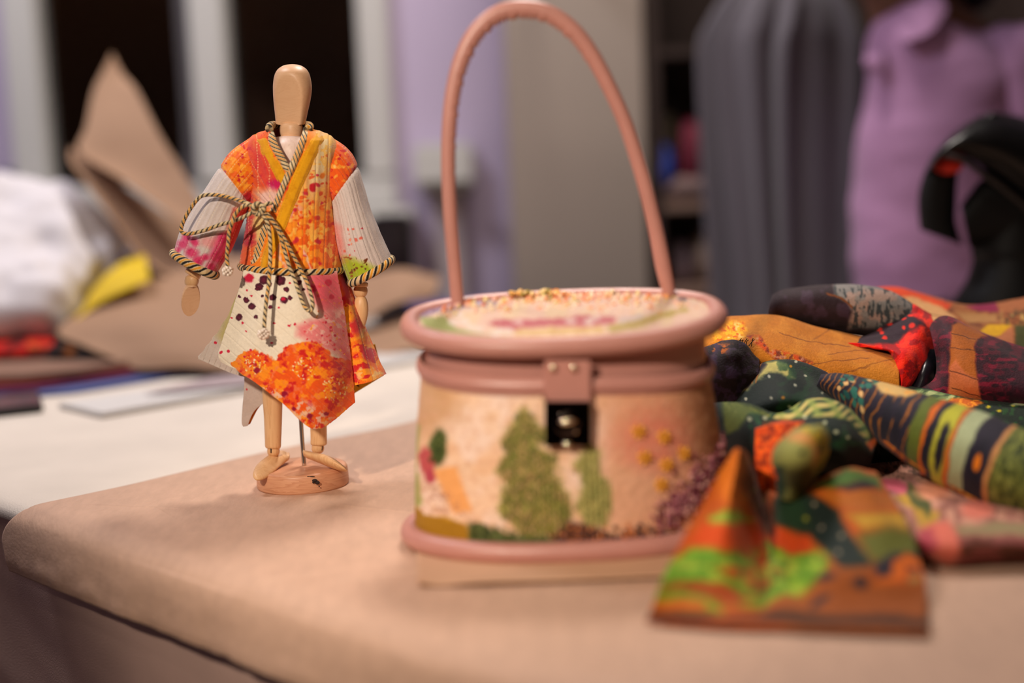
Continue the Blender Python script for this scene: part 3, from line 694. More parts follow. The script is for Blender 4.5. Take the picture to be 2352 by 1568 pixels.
# ------------------------------------------------------------------ skirt
sk = tag(empty('quilted_skirt', (bx, by, zw(668, 900, MY))), 'cream and orange quilted wrap skirt with a pointed front flap, on the mannequin', 'skirt')
def skq(xy, sp=23.0, an=-0.92):
    c, s_ = math.cos(an), math.sin(an)
    return near(xy[..., 0] * (-s_) * -1 + xy[..., 1] * c - 4, sp) if False else near((xy[..., 0] - 700) * -.66 + (xy[..., 1] - 800) * .75, sp)
def skirt_paint(xy):
    f = lambda x, y: (x / 2.8 + 380, y / 2.8 + 600)
    pt = Paint(xy, (236, 224, 202), 2.2, 10, 4)
    G_ = lambda L: [f(*p) for p in L]
    pt.poly(G_([(900, 80), (1130, 80), (1180, 400), (1230, 640), (1000, 560), (850, 480), (850, 420), (930, 380), (1010, 360), (970, 280), (915, 200)]), (232, 132, 132), 9)
    pt.poly(G_([(930, 80), (1120, 80), (1130, 280), (1000, 300), (940, 200)]), (222, 84, 100), 12, .85)
    pt.mott((240, 190, 176), 12, .55, .65, 5, .8, pt.region(G_([(870, 380), (1150, 300), (1200, 600), (900, 560)]), 8))
    o_reg = G_([(430, 655), (500, 600), (540, 575), (575, 566), (640, 592), (690, 625), (722, 642), (745, 590), (790, 550), (880, 520), (960, 516), (1010, 560), (1080, 620), (1200, 640), (1260, 1200), (900, 1200)])
    pt.wob(7, 9); pt.poly(o_reg, (240, 92, 26), 1.6)
    rg = pt.region(o_reg, 1.5)
    pt.mott((252, 148, 26), 15, .48, .58, 21, .95, rg); pt.mott((206, 28, 34), 14, .58, .66, 23, .9, rg); pt.mott((244, 130, 90), 8, .60, .68, 27, .6, rg)
    low = pt.region(G_([(600, 760), (900, 900), (1080, 990), (960, 1100), (560, 760)]), 8)
    pt.mott((238, 200, 180), 11, .53, .60, 31, .85, low)
    pt.wob(1.5, 6)
    pt.poly(G_([(1120, 560), (1200, 620), (1200, 760), (1140, 700)]), (206, 30, 52), 10, .6)
    rr = random.Random(4)
    for (cx, cy, R) in ((585, 665, 70), (900, 690, 78), (1075, 815, 80)):
        for i in range(75):
            a = rr.uniform(0, 6.28); q = R * math.sqrt(rr.random()); x, y = f(cx + q * math.cos(a), cy + q * math.sin(a) * .95)
            pt.blob(x, y, rr.uniform(1.2, 3), rr.uniform(1, 2.2), rr.choice([(250, 225, 150), (252, 190, 40), (246, 160, 20), (250, 235, 190), (214, 40, 30)]), .6, rr.uniform(0, 3), .9)
        x, y = f(cx, cy); pt.blob(x, y, 5, 4, (180, 20, 40), .8, 0, .8)
    DK = (74, 24, 40)
    pt.wob(2.5, 5)
    for (x, y, r) in ((640, 120, 34), (612, 165, 28), (745, 130, 34), (735, 105, 20), (780, 185, 22), (530, 250, 22), (568, 292, 28), (485, 362, 28), (597, 360, 15), (695, 235, 26), (765, 252, 28), (802, 236, 18), (684, 296, 17), (860, 142, 20), (485, 228, 12), (600, 180, 18), (670, 150, 22), (905, 130, 16), (890, 185, 10), (630, 228, 9)):
        X_, Y_ = f(x, y); r *= .85; pt.blob(X_, Y_, r / 2.8, r / 3.0, DK, .25)
        pt.blob(X_ - 1, Y_ + 1, r / 5.5, r / 6, (120, 30, 60), .8, 0, .6)
    for (x, y, r) in ((545, 112, 30), (762, 245, 12), (940, 180, 26), (1060, 232, 18), (1040, 140, 22), (1000, 480, 8), (770, 850, 18), (830, 945, 14), (925, 990, 20), (1025, 975, 16), (600, 700, 20), (1110, 690, 14)):
        X_, Y_ = f(x, y); pt.blob(X_, Y_, r / 2.8, r / 3, (200, 26, 62) if y < 700 else (150, 18, 50), .5)
    for (x, y) in ((735, 303), (708, 400), (835, 405), (690, 527), (530, 453), (510, 398), (413, 582), (370, 585), (330, 522), (270, 688), (530, 188), (560, 225), (1025, 393), (1055, 427), (800, 415), (1080, 480), (558, 573), (520, 612), (435, 365), (805, 143), (1000, 90)):
        X_, Y_ = f(x, y); pt.blob(X_, Y_, 2.9, 2.6, (208, 30, 62), .5)
    pt.dots(50, (700, 650, 800, 800), (1, 3.2), [(222, 60, 70), (240, 150, 60), (236, 120, 60)], 17, .6, .7)
    pt.dots(30, (690, 740, 800, 820), (1, 3.5), [(244, 150, 40), (214, 40, 60), (250, 190, 70)], 19, .6, .8)
    return pt
def sk_panel(name, rows, nu, nv, pf, quilt=True, thick=.0016, th_col=(250, 226, 170), wr=.0012, qd=None, seed=5):
    k = max(len(r) for r in rows); R = np.array([crom(r, k) if len(r) != k else r for r in rows], float); R[..., 2] += MY
    G = crom(R, nu); G = np.swapaxes(crom(np.swapaxes(G, 0, 1), nv), 0, 1)
    P = W(G[..., 0], G[..., 1], G[..., 2]); xy = G[..., :2]; nr = normals(P)
    if nr[nu // 2, nv // 2, 1] > 0: nr = -nr
    pt = pf(xy)
    if quilt:
        d = qd(xy) if qd else skq(xy)
        P = add_quilt(P, nr, d, .00034, 2.4, .00012, 23.0)
        thread(pt, d, (xy[..., 0] * .75 + xy[..., 1] * .66), th_col, .7)
    P = P + nr * (wr * (fbm(P * 50, 3, seed) - .5) * 2)[..., None]
    return grid_obj(name, P, M_print, sk, pt.c, thick=thick, off=1)
sk_panel('front_flap', [
    [(562, 622, -.022), (612, 626, -.031), (665, 628, -.034), (722, 626, -.031), (772, 622, -.020)],
    [(552, 665, -.024), (606, 672, -.036), (668, 676, -.041), (730, 672, -.037), (780, 668, -.022)],
    [(532, 728, -.026), (598, 745, -.041), (672, 752, -.048), (740, 745, -.043), (790, 730, -.022)],
    [(511, 790, -.028), (592, 812, -.045), (676, 828, -.054), (748, 826, -.048), (800, 800, -.023)],
    [(505, 812, -.028), (588, 840, -.046), (676, 872, -.056), (756, 886, -.050), (806, 862, -.025)],
    [(511, 828, -.028), (580, 872, -.046), (650, 925, -.056), (724, 984, -.052), (812, 924, -.027)]], 340, 330, skirt_paint)
def fl_right(xy):
    pt = Paint(xy, (244, 112, 30), 6, 12, 6); pt.mott((252, 160, 40), 16, .46, .58, 3, .9); pt.mott((206, 26, 40), 12, .56, .63, 6, .9); pt.mott((244, 200, 130), 14, .6, .68, 9, .8)
    pt.poly([(770, 620), (790, 620), (800, 680), (790, 690)], (200, 26, 60), 5)
    pt.blob(845, 815, 14, 14, (206, 30, 60), .6); pt.blob(815, 750, 10, 22, (214, 50, 50), .8); pt.poly([(868, 800), (880, 840), (890, 870), (876, 860)], (224, 120, 130), 5); return pt
vert = lambda xy: near(xy[..., 0] - (xy[..., 1] - 620) * .28, 16)
sk_panel('back_flap', [[(745, 622, -.012), (765, 622, -.010), (788, 625, .004)], [(775, 700, -.015), (800, 700, -.012), (818, 705, .004)],
    [(790, 780, -.018), (822, 778, -.017), (848, 780, .002)], [(798, 850, -.020), (838, 848, -.022), (872, 838, -.002)], [(806, 886, -.021), (850, 877, -.024), (883, 860, -.002)]], 200, 90, fl_right, qd=vert)
def lining(xy):
    pt = Paint(xy, (206, 160, 40), 2, 12, 6); pt.mott((170, 96, 30), 14, .5, .6, 3, .7); pt.blob(822, 880, 3, 9, (80, 40, 20), .5, -.6); return pt
sk_panel('back_flap', [[(790, 790, .012), (862, 790, .010)], [(795, 850, .014), (872, 830, .010)], [(806, 908, .014), (882, 862, .006)]], 60, 50, lining, quilt=False)
def fl_left(xy):
    pt = Paint(xy, (208, 196, 186), 2, 12, 6); pt.poly([(555, 630), (590, 640), (560, 720), (520, 800), (500, 770), (530, 700)], (190, 180, 110), 10, .8)
    pt.blob(496, 786, 3, 3, (200, 30, 60), .5); pt.blob(476, 845, 2.5, 2.5, (200, 60, 80), .5); return pt
vertL = lambda xy: near(xy[..., 0] + (xy[..., 1] - 620) * .42, 15)
sk_panel('back_flap', [[(568, 624, -.010), (600, 628, -.014), (640, 630, -.016)], [(542, 690, -.006), (590, 710, -.012), (640, 720, -.014)], [(505, 755, 0), (570, 780, -.004), (640, 800, -.008)],
    [(462, 812, .004), (545, 845, 0), (640, 860, -.004)], [(457, 824, .004), (545, 860, 0), (640, 880, -.004)]], 200, 160, fl_left, qd=vertL)
def fl_s(xy):
    pt = Paint(xy, (204, 190, 182), 2, 12, 6); pt.blob(567, 893, 2.4, 3, (200, 40, 60), .5); return pt
sk_panel('back_flap', [[(562, 850, .004), (645, 890, .006)], [(561, 890, .004), (622, 914, .006)], [(557, 930, .002), (588, 938, .004)], [(555, 968, .001), (574, 962, .002)], [(558, 979, .001), (568, 977, .002)]], 90, 60, fl_s, quilt=False)
def fl_o(xy):
    pt = Paint(xy, (222, 140, 40), 2, 12, 6); pt.mott((190, 90, 20), 9, .5, .6, 3, .7); return pt
sk_panel('back_flap', [[(575, 900, .007), (625, 906, .009)], [(572, 935, .006), (594, 935, .008)], [(564, 978, .004), (574, 973, .005)]], 60, 30, fl_o, quilt=False)
limb2 = tube_px([(668, 612, 96, 0, .028, MY, 0), (668, 628, 99, 0, .030, MY, 0), (668, 645, 96, 0, .030, MY, 0)], 20, 80)[0]
grid_obj('waistband', limb2, M_print, sk, np.tile(np.array((120, 60, 40.)), (20 * 80, 1)), cv=True, thick=.001)
#@@PART2
# ------------------------------------------------------------------ handbag
BX, BY = .0315, .846
bag = tag(empty('embroidered_handbag', (BX, BY, .003)), 'pink leather trimmed handbag with embroidered peach sides and a tall arched handle', 'handbag')
def Dout(t, a, bf, bb):
    """D-shaped outline: rounder front, flatter back"""
    c, s_ = np.cos(t), np.sin(t)
    x = a * np.sign(c) * np.abs(c) ** .86; y = np.where(s_ >= 0, -bf * np.abs(s_) ** .95, bb * np.abs(s_) ** .72)
    return x, y
NT = 360
tt = np.linspace(0, 2 * np.pi, NT, endpoint=False)
def lidz(y): return .1365 + .135 * (y - BY)
def ringD(a, bf, bb, z): 
    x, y = Dout(tt, a, bf, bb); zz = z(BY + y) if callable(z) else np.full(NT, z)
    return np.stack([BX + x, BY + y, zz], -1)
def xdrop(x): return .0080 * (np.clip(x, 0, 1) / .09) ** 1.4
def resample_closed(P, n):
    Q = np.vstack([P, P[:1]]); s_ = arclen(Q); k = np.linspace(0, s_[-1], n, endpoint=False)
    return np.stack([np.interp(k, s_, Q[:, i]) for i in range(3)], -1)
bot = resample_closed(ringD(.0978, .0605, .050, .0100), 300)
grid_obj('base_piping', sweep(bot, .0064, 20, True), M_leather, bag, cu=True, cv=True)
bp_ = ringD(.094, .058, .048, .0045); nb_ = 24; k = np.linspace(0, 1, nb_)[:, None, None]
cen = np.array([BX, BY, .0045]); grid_obj('bottom_panel', cen * (1 - k) + bp_[None] * k, M_leather, bag, cv=True)
# body wall
nz = 230; kz = np.linspace(0, 1, nz)
Pw = np.zeros((nz, NT * 2, 3)); t2 = np.linspace(0, 2 * np.pi, NT * 2, endpoint=False)
for i, q in enumerate(kz):
    a = .0952 - .0092 * q + .0015 * math.sin(q * math.pi) ; bf = .0585 + (-.0015) * q + .002 * math.sin(q * math.pi); bb = .048 - .002 * q
    x, y = Dout(t2, a, bf, bb); Pw[i, :, 0] = BX + x; Pw[i, :, 1] = BY + y
    zt_ = .113 + .11 * y - xdrop(x); Pw[i, :, 2] = .012 + (zt_ - .012) * q
xyw = pix(Pw)
def bag_paint(xy):
    pt = Paint(xy, (246, 208, 176), 14, 60, 3)
    f = lambda x, y: (x / 2.12 + 900, y / 2.12 + 640)
    pt.mott((248, 220, 204), 60, .45, .6, 3, .8); pt.mott((236, 184, 140), 50, .5, .65, 8, .5)
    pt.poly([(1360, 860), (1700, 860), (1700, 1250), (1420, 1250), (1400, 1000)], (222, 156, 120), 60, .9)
    pt.poly([(1560, 840), (1720, 840), (1720, 1080), (1590, 1050), (1570, 940)], (160, 104, 72), 40, .8)  # right side of the bag browned, its shade painted into the colour
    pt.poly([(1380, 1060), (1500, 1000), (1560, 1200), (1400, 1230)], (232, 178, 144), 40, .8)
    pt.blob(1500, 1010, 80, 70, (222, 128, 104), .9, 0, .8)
    pt.poly([(960, 850), (1030, 850), (1060, 960), (1000, 1000), (940, 980)], (206, 156, 110), 30, .8)
    pt.mott((216, 164, 124), 12, .58, .68, 5, .35)
    # quill marks
    rg = random.Random(3)
    for i in range(9):
        for j in range(26):
            x = 950 + j * 27 + (i % 2) * 13 + rg.uniform(-4, 4); y = 900 + i * 36 + rg.uniform(-4, 4) + abs(j - 13) * -1.6
            pt.blob(x, y, 6.5, 5, (222, 170, 138), .8, 0, .5)
    pt.wob(8, 10)
    pt.poly([f(*p) for p in [(640, 620), (700, 700), (760, 740), (700, 820), (800, 860), (790, 960), (850, 1050), (880, 1150), (790, 1260), (640, 1260), (600, 1200), (520, 1130), (560, 1000), (510, 930), (560, 850), (530, 790), (590, 700)]], (140, 136, 62), 7)
    pt.mott((96, 104, 40), 9, .52, .6, 31, .8, pt.region([f(*p) for p in [(640, 620), (760, 740), (880, 1150), (640, 1260), (500, 1130)]], 10)); pt.mott((186, 176, 92), 8, .58, .64, 33, .8, pt.region([f(*p) for p in [(640, 620), (760, 740), (880, 1150), (640, 1260), (500, 1130)]], 10))
    pt.blob(*f(665, 980), 9, 14, (200, 160, 110), .9)
    pt.poly([f(*p) for p in [(960, 800), (1020, 850), (1000, 930), (1060, 1000), (1070, 1110), (1040, 1200), (940, 1200), (900, 1100), (930, 1000), (890, 900)]], (176, 166, 96), 8)
    pt.mott((130, 136, 70), 9, .54, .62, 37, .7, pt.region([f(*p) for p in [(960, 800), (1070, 1110), (940, 1200), (890, 900)]], 10))
    pt.wob(4, 12)
    pt.blob(*f(225, 820), 20, 42, (78, 92, 44), .4, .1); pt.blob(*f(170, 890), 17, 32, (196, 84, 84), .4, -.2)
    pt.blob(*f(190, 960), 14, 16, (186, 70, 84), .4)
    pt.poly([f(*p) for p in [(205, 930), (315, 912), (390, 1130), (300, 1140), (240, 1020)]], (244, 172, 104), 4)
    pt.poly([f(*p) for p in [(88, 980), (120, 700), (140, 720), (120, 900), (150, 1100), (110, 1120)]], (170, 168, 96), 4)
    pt.mott((176, 120, 96), 6, .5, .6, 41, .7, pt.region([f(*p) for p in [(150, 1000), (240, 1000), (400, 1180), (200, 1140)]], 12))
    pt.poly([f(*p) for p in [(70, 1040), (110, 1100), (160, 1150), (260, 1160), (370, 1200), (390, 1300), (60, 1260)]], (186, 136, 24), 3)
    st = np.sin(xy[..., 0].reshape(-1) / 5.5 * 2 * np.pi) * .5 + .5
    pt.mix(st * pt.region([f(*p) for p in [(60, 1040), (160, 1150), (370, 1200), (390, 1310), (60, 1260)]], 4), (120, 80, 10), .6)
    pt.poly([f(*p) for p in [(380, 1190), (430, 1195), (520, 1230), (640, 1260), (780, 1250), (780, 1310), (380, 1310)]], (84, 90, 40), 6)
    pt.mott((50, 60, 24), 6, .5, .6, 45, .8, pt.region([f(*p) for p in [(380, 1190), (780, 1240), (780, 1310), (380, 1310)]], 6))
    pt.poly([f(*p) for p in [(770, 1250), (840, 1180), (930, 1190), (1050, 1240), (1060, 1310), (760, 1310)]], (84, 50, 34), 6)
    pt.mott((200, 110, 60), 8, .55, .62, 47, .8, pt.region([f(*p) for p in [(770, 1200), (1060, 1200), (1500, 1180), (1500, 1310), (760, 1310)]], 8))
    return pt
pb_ = bag_paint(xyw)
nrw = normals(Pw, cv=True); 
if nrw[100, NT // 2, 1] > 0: nrw = -nrw
lum = pb_.c.reshape(nz, NT * 2, 3)
Pw = Pw + nrw * (.0006 * (fbm(Pw * 350, 2, 4) - .5))[..., None]
grid_obj('body', Pw, M_bag, bag, pb_.c, cv=True)
def bagpt(px, py, lift=0.0):
    """nearest point of the body wall to photo pixel; front half only"""
    sub = xyw[:, 20:NT - 20:3]; d = ((sub - (px, py)) ** 2).sum(-1); i, j = np.unravel_index(d.argmin(), d.shape)
    return Pw[i, 20 + j * 3] + nrw[i, 20 + j * 3] * lift, nrw[i, 20 + j * 3]
# collar band round the top of the body
def bandD(z0, z1, a, bf, bb, puff, name, m=M_leather, par=bag, n=18, drop=True):
    rows = []
    for q in np.linspace(0, 1, n):
        pf = puff * math.sin(q * math.pi) ** .6; x, y = Dout(tt, a + pf, bf + pf, bb + pf)
        zz = (z0 + (z1 - z0) * q) + .12 * y - (xdrop(x) if drop else 0); rows.append(np.stack([BX + x, BY + y, zz], -1))
    return grid_obj(name, np.array(rows), m, par, cv=True)
bandD(.1080, .1172, .0868, .0572, .0475, .0028, 'collar_band')
bandD(.1070, .1086, .0870, .0574, .0475, .0010, 'collar_edge')
bandD(.100, .1345, .0842, .0535, .0440, .0002, 'lid_wall', drop=False)
rim = ringD(.0918, .0600, .0490, lidz)
grid_obj('rim_piping', sweep(resample_closed(rim, 300), .0062, 24, True), M_leather, bag, cu=True, cv=True)
# lid top
nr_ = 170; kk = np.linspace(0, 1, nr_)[:, None]
x, y = Dout(t2, .0885, .0568, .0460)
Pl = np.stack([BX + kk * x[None], BY + kk * y[None], lidz(BY + kk * y[None]) + .0030 + .0022 * (1 - kk ** 2)], -1)
xyl = pix(Pl)
def lid_paint(xy):
    f = lambda x, y: (x / 5.88 + 900, y / 5.88 + 640); g = lambda x, y: (x / 5.88 + 1300, y / 5.88 + 640)
    pt = Paint(xy, (246, 204, 180), 5, 25, 3)
    pt.mott((248, 216, 170), 30, .5, .65, 3, .7)
    pt.poly([f(380, 380), f(900, 260), f(1400, 250), f(1400, 340), f(1000, 370), f(800, 440), f(560, 470), f(380, 560)], (130, 96, 136), 4, .85)
    pt.mott((214, 196, 214), 6, .5, .58, 9, .8, pt.region([f(380, 380), f(1400, 250), f(1400, 340), f(560, 500)], 5))
    pt.poly([f(380, 530), f(700, 520), f(860, 660), f(1050, 720), f(1280, 760), f(1650, 790), f(1650, 860), f(1100, 840), f(500, 720)], (168, 172, 94), 3)
    pt.wob(5, 7)
    for c in [(830, 590), (980, 580), (1060, 660), (1180, 680), (900, 500), (1480, 700), (1590, 710), (1400, 740)]: pt.blob(*f(*c), 12, 6, (250, 228, 212), .5)
    pt.poly([f(1300, 590), f(1500, 550), f(1900, 560), f(2352, 530), g(200, 490), g(680, 530), g(660, 600), g(280, 655), f(2000, 650), f(1700, 690), f(1350, 640)], (206, 92, 100), 3)
    for c in [(1700, 590)]: pt.blob(*f(*c), 13, 6, (238, 190, 180), .6)
    for c in [(60, 570), (310, 590), (400, 530)]: pt.blob(*g(*c), 13, 6, (240, 200, 190), .6)
    pt.poly([f(1650, 700), f(2000, 670), g(0, 660), g(500, 660), g(560, 740), g(300, 820), g(0, 850), f(1900, 850), f(1650, 800)], (244, 204, 140), 5)
    pt.mott((222, 170, 80), 9, .52, .6, 17, .7, pt.region([f(1650, 700), g(500, 660), g(300, 850), f(1650, 840)], 6))
    pt.poly([g(560, 640), g(900, 600), g(1300, 460), g(1640, 390), g(1650, 440), g(1300, 540), g(1000, 640), g(600, 740)], (196, 168, 70), 4)
    pt.poly([g(700, 560), g(1000, 480), g(1050, 520), g(750, 600)], (206, 190, 200), 6, .8)
    pt.dots(60, (1330, 675, 1600, 720), (2, 5), [(236, 130, 90), (250, 170, 110), (252, 230, 190), (240, 190, 130)], 5, .6, .8)
    pt.dots(40, (1150, 678, 1330, 690), (3, 7), [(240, 170, 90), (230, 140, 70), (200, 180, 110)], 7, .6, .8)
    pt.blob(1568, 687, 11, 4, (70, 50, 60), .5)
    return pt
Pl[..., 2] += .0012 * (fbm(Pl * 500, 2, 6) - .3)
grid_obj('lid', Pl, M_bag, bag, lid_paint(xyl).c * .84, cv=True)
rg = random.Random(8); cs, rs, cc_ = [], [], []
for i in range(420):
    x = rg.uniform(-1, 1) * .078; y = rg.uniform(.0, 1) * .041
    if (x / .084) ** 2 + (y / .046) ** 2 > .95: continue
    if y < .022 and rg.random() < .5: continue
    cs.append((BX + x, BY + y, lidz(BY + y) + .005)); r = rg.uniform(.0007, .0016); rs.append((r, r, r * 1.2)); cc_.append(rg.choice([(248, 214, 170), (240, 170, 110), (250, 230, 200), (236, 140, 90), (222, 200, 130), (250, 200, 180)]))
for cx_ in (-.026, -.006):
    for i in range(26): cs.append((BX + cx_ + rg.gauss(0, .0045), BY + .040 + rg.uniform(-.002, .004), lidz(BY + .042) + .0055 + rg.uniform(0, .0022))); r = rg.uniform(.001, .0017); rs.append((r, r, r)); cc_.append(rg.choice([(244, 190, 110), (232, 140, 60), (250, 220, 160), (170, 150, 80)]))
blobs('lid_blossoms', cs, rs, M_thread, bag, cc_)
# arched handle, tapered, gathered leather on its inner side
hp = [(1053, 716), (1048, 660), (1043, 600), (1036, 520), (1031, 440), (1029, 360), (1032, 280), (1041, 205), (1060, 135), (1092, 75), (1140, 33), (1200, 20), (1262, 32), (1318, 72), (1362, 130), (1402, 205), (1437, 285), (1465, 370), (1488, 450), (1507, 530), (1523, 610), (1535, 665), (1540, 700)]
hw_ = [15, 15.5, 15.5, 16, 16, 16, 16.5, 17, 18, 19, 19.5, 19.5, 19.5, 19, 18, 17, 17, 17, 17, 17.5, 18.5, 15, 5]
nH = 700; hc = crom(np.array(hp, float), nH); hr = crom(np.array(hw_, float)[:, None], nH)[:, 0] / 3720
HY = BY + .028
hpath = W(hc[:, 0], hc[:, 1], HY)
Ph = sweep(hpath, hr, 40)
s_ = arclen(hpath); u = s_ / s_[-1]
th = np.linspace(0, 2 * np.pi, 40, endpoint=False)
cen_ = hpath[:, None]; rad = Ph - cen_; mid = np.array([W(1250, 420, HY)])
inward = ((mid[None] - cen_) * rad).sum(-1); inward = np.clip(inward / (np.abs(inward).max(1, keepdims=True) + 1e-9), 0, 1) ** 1.5
pk = np.sin(s_ * 1300 + 2.2 * np.sin(s_ * 330)) * np.clip(1 - ((u - .42) / .26) ** 2, 0, 1)
Ph = cen_ + rad * (1 + .13 * pk[:, None] * inward + .10 * inward * np.clip(1 - ((u - .42) / .3) ** 2, 0, 1)[:, None])[..., None]
grid_obj('handle', Ph, M_leather, bag, cv=True, caps=True)
# clasp: leather tab, dark lock plate with turn knob, two studs
def fpt(px, py, Y): return W(px, py, Y)
FYb = BY - .0625
def slab_px(name, x0, x1, y0, y1, Y0, th_, m, par=bag, bev=.0008, rot=0):
    c = [W(x0, y0, Y0), W(x1, y0, Y0), W(x1, y1, Y0), W(x0, y1, Y0)]; bm = bmesh.new()
    vs = [bm.verts.new(p) for p in c]; f_ = bm.faces.new(vs); r = bmesh.ops.extrude_face_region(bm, geom=[f_])
    bmesh.ops.translate(bm, verts=[v for v in r['geom'] if isinstance(v, bmesh.types.BMVert)], vec=(0, -th_, 0))
    bmesh.ops.recalc_face_normals(bm, faces=bm.faces[:]); bmesh.ops.bevel(bm, geom=bm.edges[:], offset=bev, segments=3, affect='EDGES')
    me = bpy.data.meshes.new(name); bm.to_mesh(me); bm.free(); me.materials.append(m)
    for p_ in me.polygons: p_.use_smooth = False
    o = bpy.data.objects.new(name, me); COL.objects.link(o); o.parent = par; o.matrix_parent_inverse = Matrix.Translation(-par.location); return o
ctab = slab_px('clasp_tab', 1250, 1357, 826, 926, FYb + .002, .0026, M_leather)
lk = slab_px('lock_plate', 1251, 1356, 920, 1022, FYb - .0005, .0032, M_chrome, bev=.0006)
def disc(name, px, py, Y0, r, depth, m, par, dome=0, nv=32):
    c = W(px, py, Y0); t = np.linspace(0, 2 * np.pi, nv, endpoint=False); rows = []
    for rr, dy in ((r * .9, 0), (r, -.0002), (r, -depth), (r * .85, -depth - dome * .5), (r * .45, -depth - dome * .9), (.00005, -depth - dome)):
        rows.append(np.stack([c[0] + rr * np.cos(t), np.full(nv, c[1] + dy), c[2] + rr * np.sin(t)], -1))
    return grid_obj(name, np.array(rows), m, par, cv=True)
sub(disc('stud', 1269, 843, FYb - .0006, .0022, .0012, M_gold, bag, .0022), ctab)
sub(disc('stud', 1317, 843, FYb - .0006, .0022, .0012, M_gold, bag, .0022), ctab)
sub(disc('lock_ring', 1303, 972, FYb - .0036, .0072, .0012, M_chrome, bag, .0006), lk)
P = sweep(np.array([W(1284, 968, FYb - .0062), W(1296, 969, FYb - .0070), W(1312, 967, FYb - .0070), W(1324, 965, FYb - .0062)]), [.0012, .0021, .0021, .0012], 16)
sub(grid_obj('turn_knob', P, M_gold, bag, cv=True, caps=True), lk)
sub(disc('lock_rivet', 1322, 990, FYb - .0034, .0015, .0006, M_gold, bag, .0012), lk)
sub(disc('lock_rivet', 1247, 911, FYb - .0018, .0011, .0006, M_gold, bag, .0010), lk)
P = sweep(np.array([W(1290, 1014, FYb - .0030), W(1303, 1021, FYb - .0040), W(1316, 1013, FYb - .0030)]), [.0010, .0016, .0010], 14)
sub(grid_obj('clasp_lip', P, M_gold, bag, cv=True, caps=True), lk)
# raised embroidery
def tufts(name, pts, n, r, cols, seed, lift=.0006, elong=2.2):
    rg = random.Random(seed); cs, rs, cc, mats = [], [], [], []
    poly = Paint(np.zeros((0, 2)), (0, 0, 0)); P_ = np.array(pts, float); x0, y0 = P_.min(0); x1, y1 = P_.max(0)
    q = np.array([(rg.uniform(x0, x1), rg.uniform(y0, y1)) for _ in range(n * 3)]); tpn = Paint(q, (0, 0, 0)); tpn.poly(pts, (1, 1, 1), 1); q = q[tpn.c[:, 0] > .5][:n]
    for (x, y) in q:
        p_, nn = bagpt(x, y, lift); cs.append(p_); rr = rg.uniform(*r); rs.append((rr * .5, rr * .5, rr * elong)); cc.append(rg.choice(cols))
        a = Matrix.Rotation(rg.uniform(-.9, .9), 3, 'Y'); mats.append(np.array(a))
    return blobs(name, cs, rs, M_thread, bag, cc, 6, mats)
f_ = lambda L: [(x / 2.12 + 900, y / 2.12 + 640) for x, y in L]
GR = [(140, 134, 70), (112, 112, 54), (172, 160, 92), (92, 98, 46), (196, 160, 104), (206, 168, 120)]
tufts('embroidered_tree', f_([(640, 620), (700, 700), (760, 740), (720, 820), (800, 860), (790, 960), (850, 1050), (880, 1150), (790, 1260), (640, 1260), (600, 1200), (520, 1130), (560, 1000), (510, 930), (560, 850), (530, 790), (590, 700)]), 700, (.0006, .0011), GR, 1)
tufts('embroidered_tree', f_([(960, 800), (1020, 850), (1000, 930), (1060, 1000), (1070, 1110), (1040, 1200), (940, 1200), (900, 1100), (930, 1000), (890, 900)]), 330, (.0006, .0010), [(176, 166, 96), (150, 150, 84), (196, 186, 116), (130, 134, 70)], 2)
tufts('embroidered_cactus', f_([(200, 800), (230, 730), (260, 800), (250, 880), (220, 910), (190, 880)]), 120, (.0005, .0009), [(78, 92, 44), (60, 76, 34), (110, 120, 60)], 3)
tufts('thread_grass', f_([(385, 1200), (430, 1195), (520, 1235), (640, 1265), (780, 1255), (780, 1290), (640, 1290), (385, 1270)]), 220, (.0006, .001), [(84, 90, 40), (50, 60, 24), (110, 116, 60), (120, 140, 90)], 4, elong=3.5)
for i, (x, y) in enumerate([(620, 1200)]): pass
for (x, y) in [(1200, 745), (1325, 770), (1220, 870), (1330, 905), (1415, 850), (1300, 1000), (1440, 760)][:6]:
    px, py = x / 2.12 + 900, y / 2.12 + 640; c, nn = bagpt(px, py, .0010); cs, rs, mt, cc = [], [], [], []
    for k_ in range(7):
        a = k_ / 7 * 6.283; cs.append(c + np.array([math.cos(a) * .0028, 0, math.sin(a) * .0028])); rs.append((.0019, .0007, .0010)); mt.append(np.array(Matrix.Rotation(-a, 3, 'Y'))); cc.append(((226, 150, 40), (238, 172, 60))[k_ % 2])
    cs.append(c + nn * .0006); rs.append((.0011,) * 3); mt.append(np.eye(3)); cc.append((170, 100, 30))
    blobs('beaded_flower', cs, rs, M_thread, bag, cc, 8, mt)
M_bead = mat('glass_bead', attr=True, rough=.18, spec=.7)
rg = random.Random(12); cs, rs, cc = [], [], []
for i in range(420):
    q = rg.random(); x = 1520 + 165 * q + rg.gauss(0, 16); y = 1195 - 165 * q + rg.gauss(0, 20)
    if x > 1690: continue
    p_, nn = bagpt(x, y, .0012); cs.append(p_ + nn * rg.uniform(0, .001)); r = rg.uniform(.0008, .0017); rs.append(r); cc.append(rg.choice([(150, 80, 92), (120, 52, 66), (176, 110, 116), (140, 66, 90), (206, 150, 140), (96, 40, 50)]))
blobs('bead_cluster', cs, rs, M_bead, bag, cc, 8)
cs, rs, cc = [], [], []
for i in range(200):
    x = rg.uniform(1275, 1600); y = 1236 + rg.gauss(0, 9) - (x - 1290) * .045; p_, nn = bagpt(x, y, .0008); cs.append(p_); rs.append(rg.uniform(.0007, .0014)); cc.append(rg.choice([(70, 44, 30), (150, 84, 50), (200, 120, 70), (90, 60, 60), (50, 40, 50)]))
blobs('bead_hem', cs, rs, M_bead, bag, cc, 8)

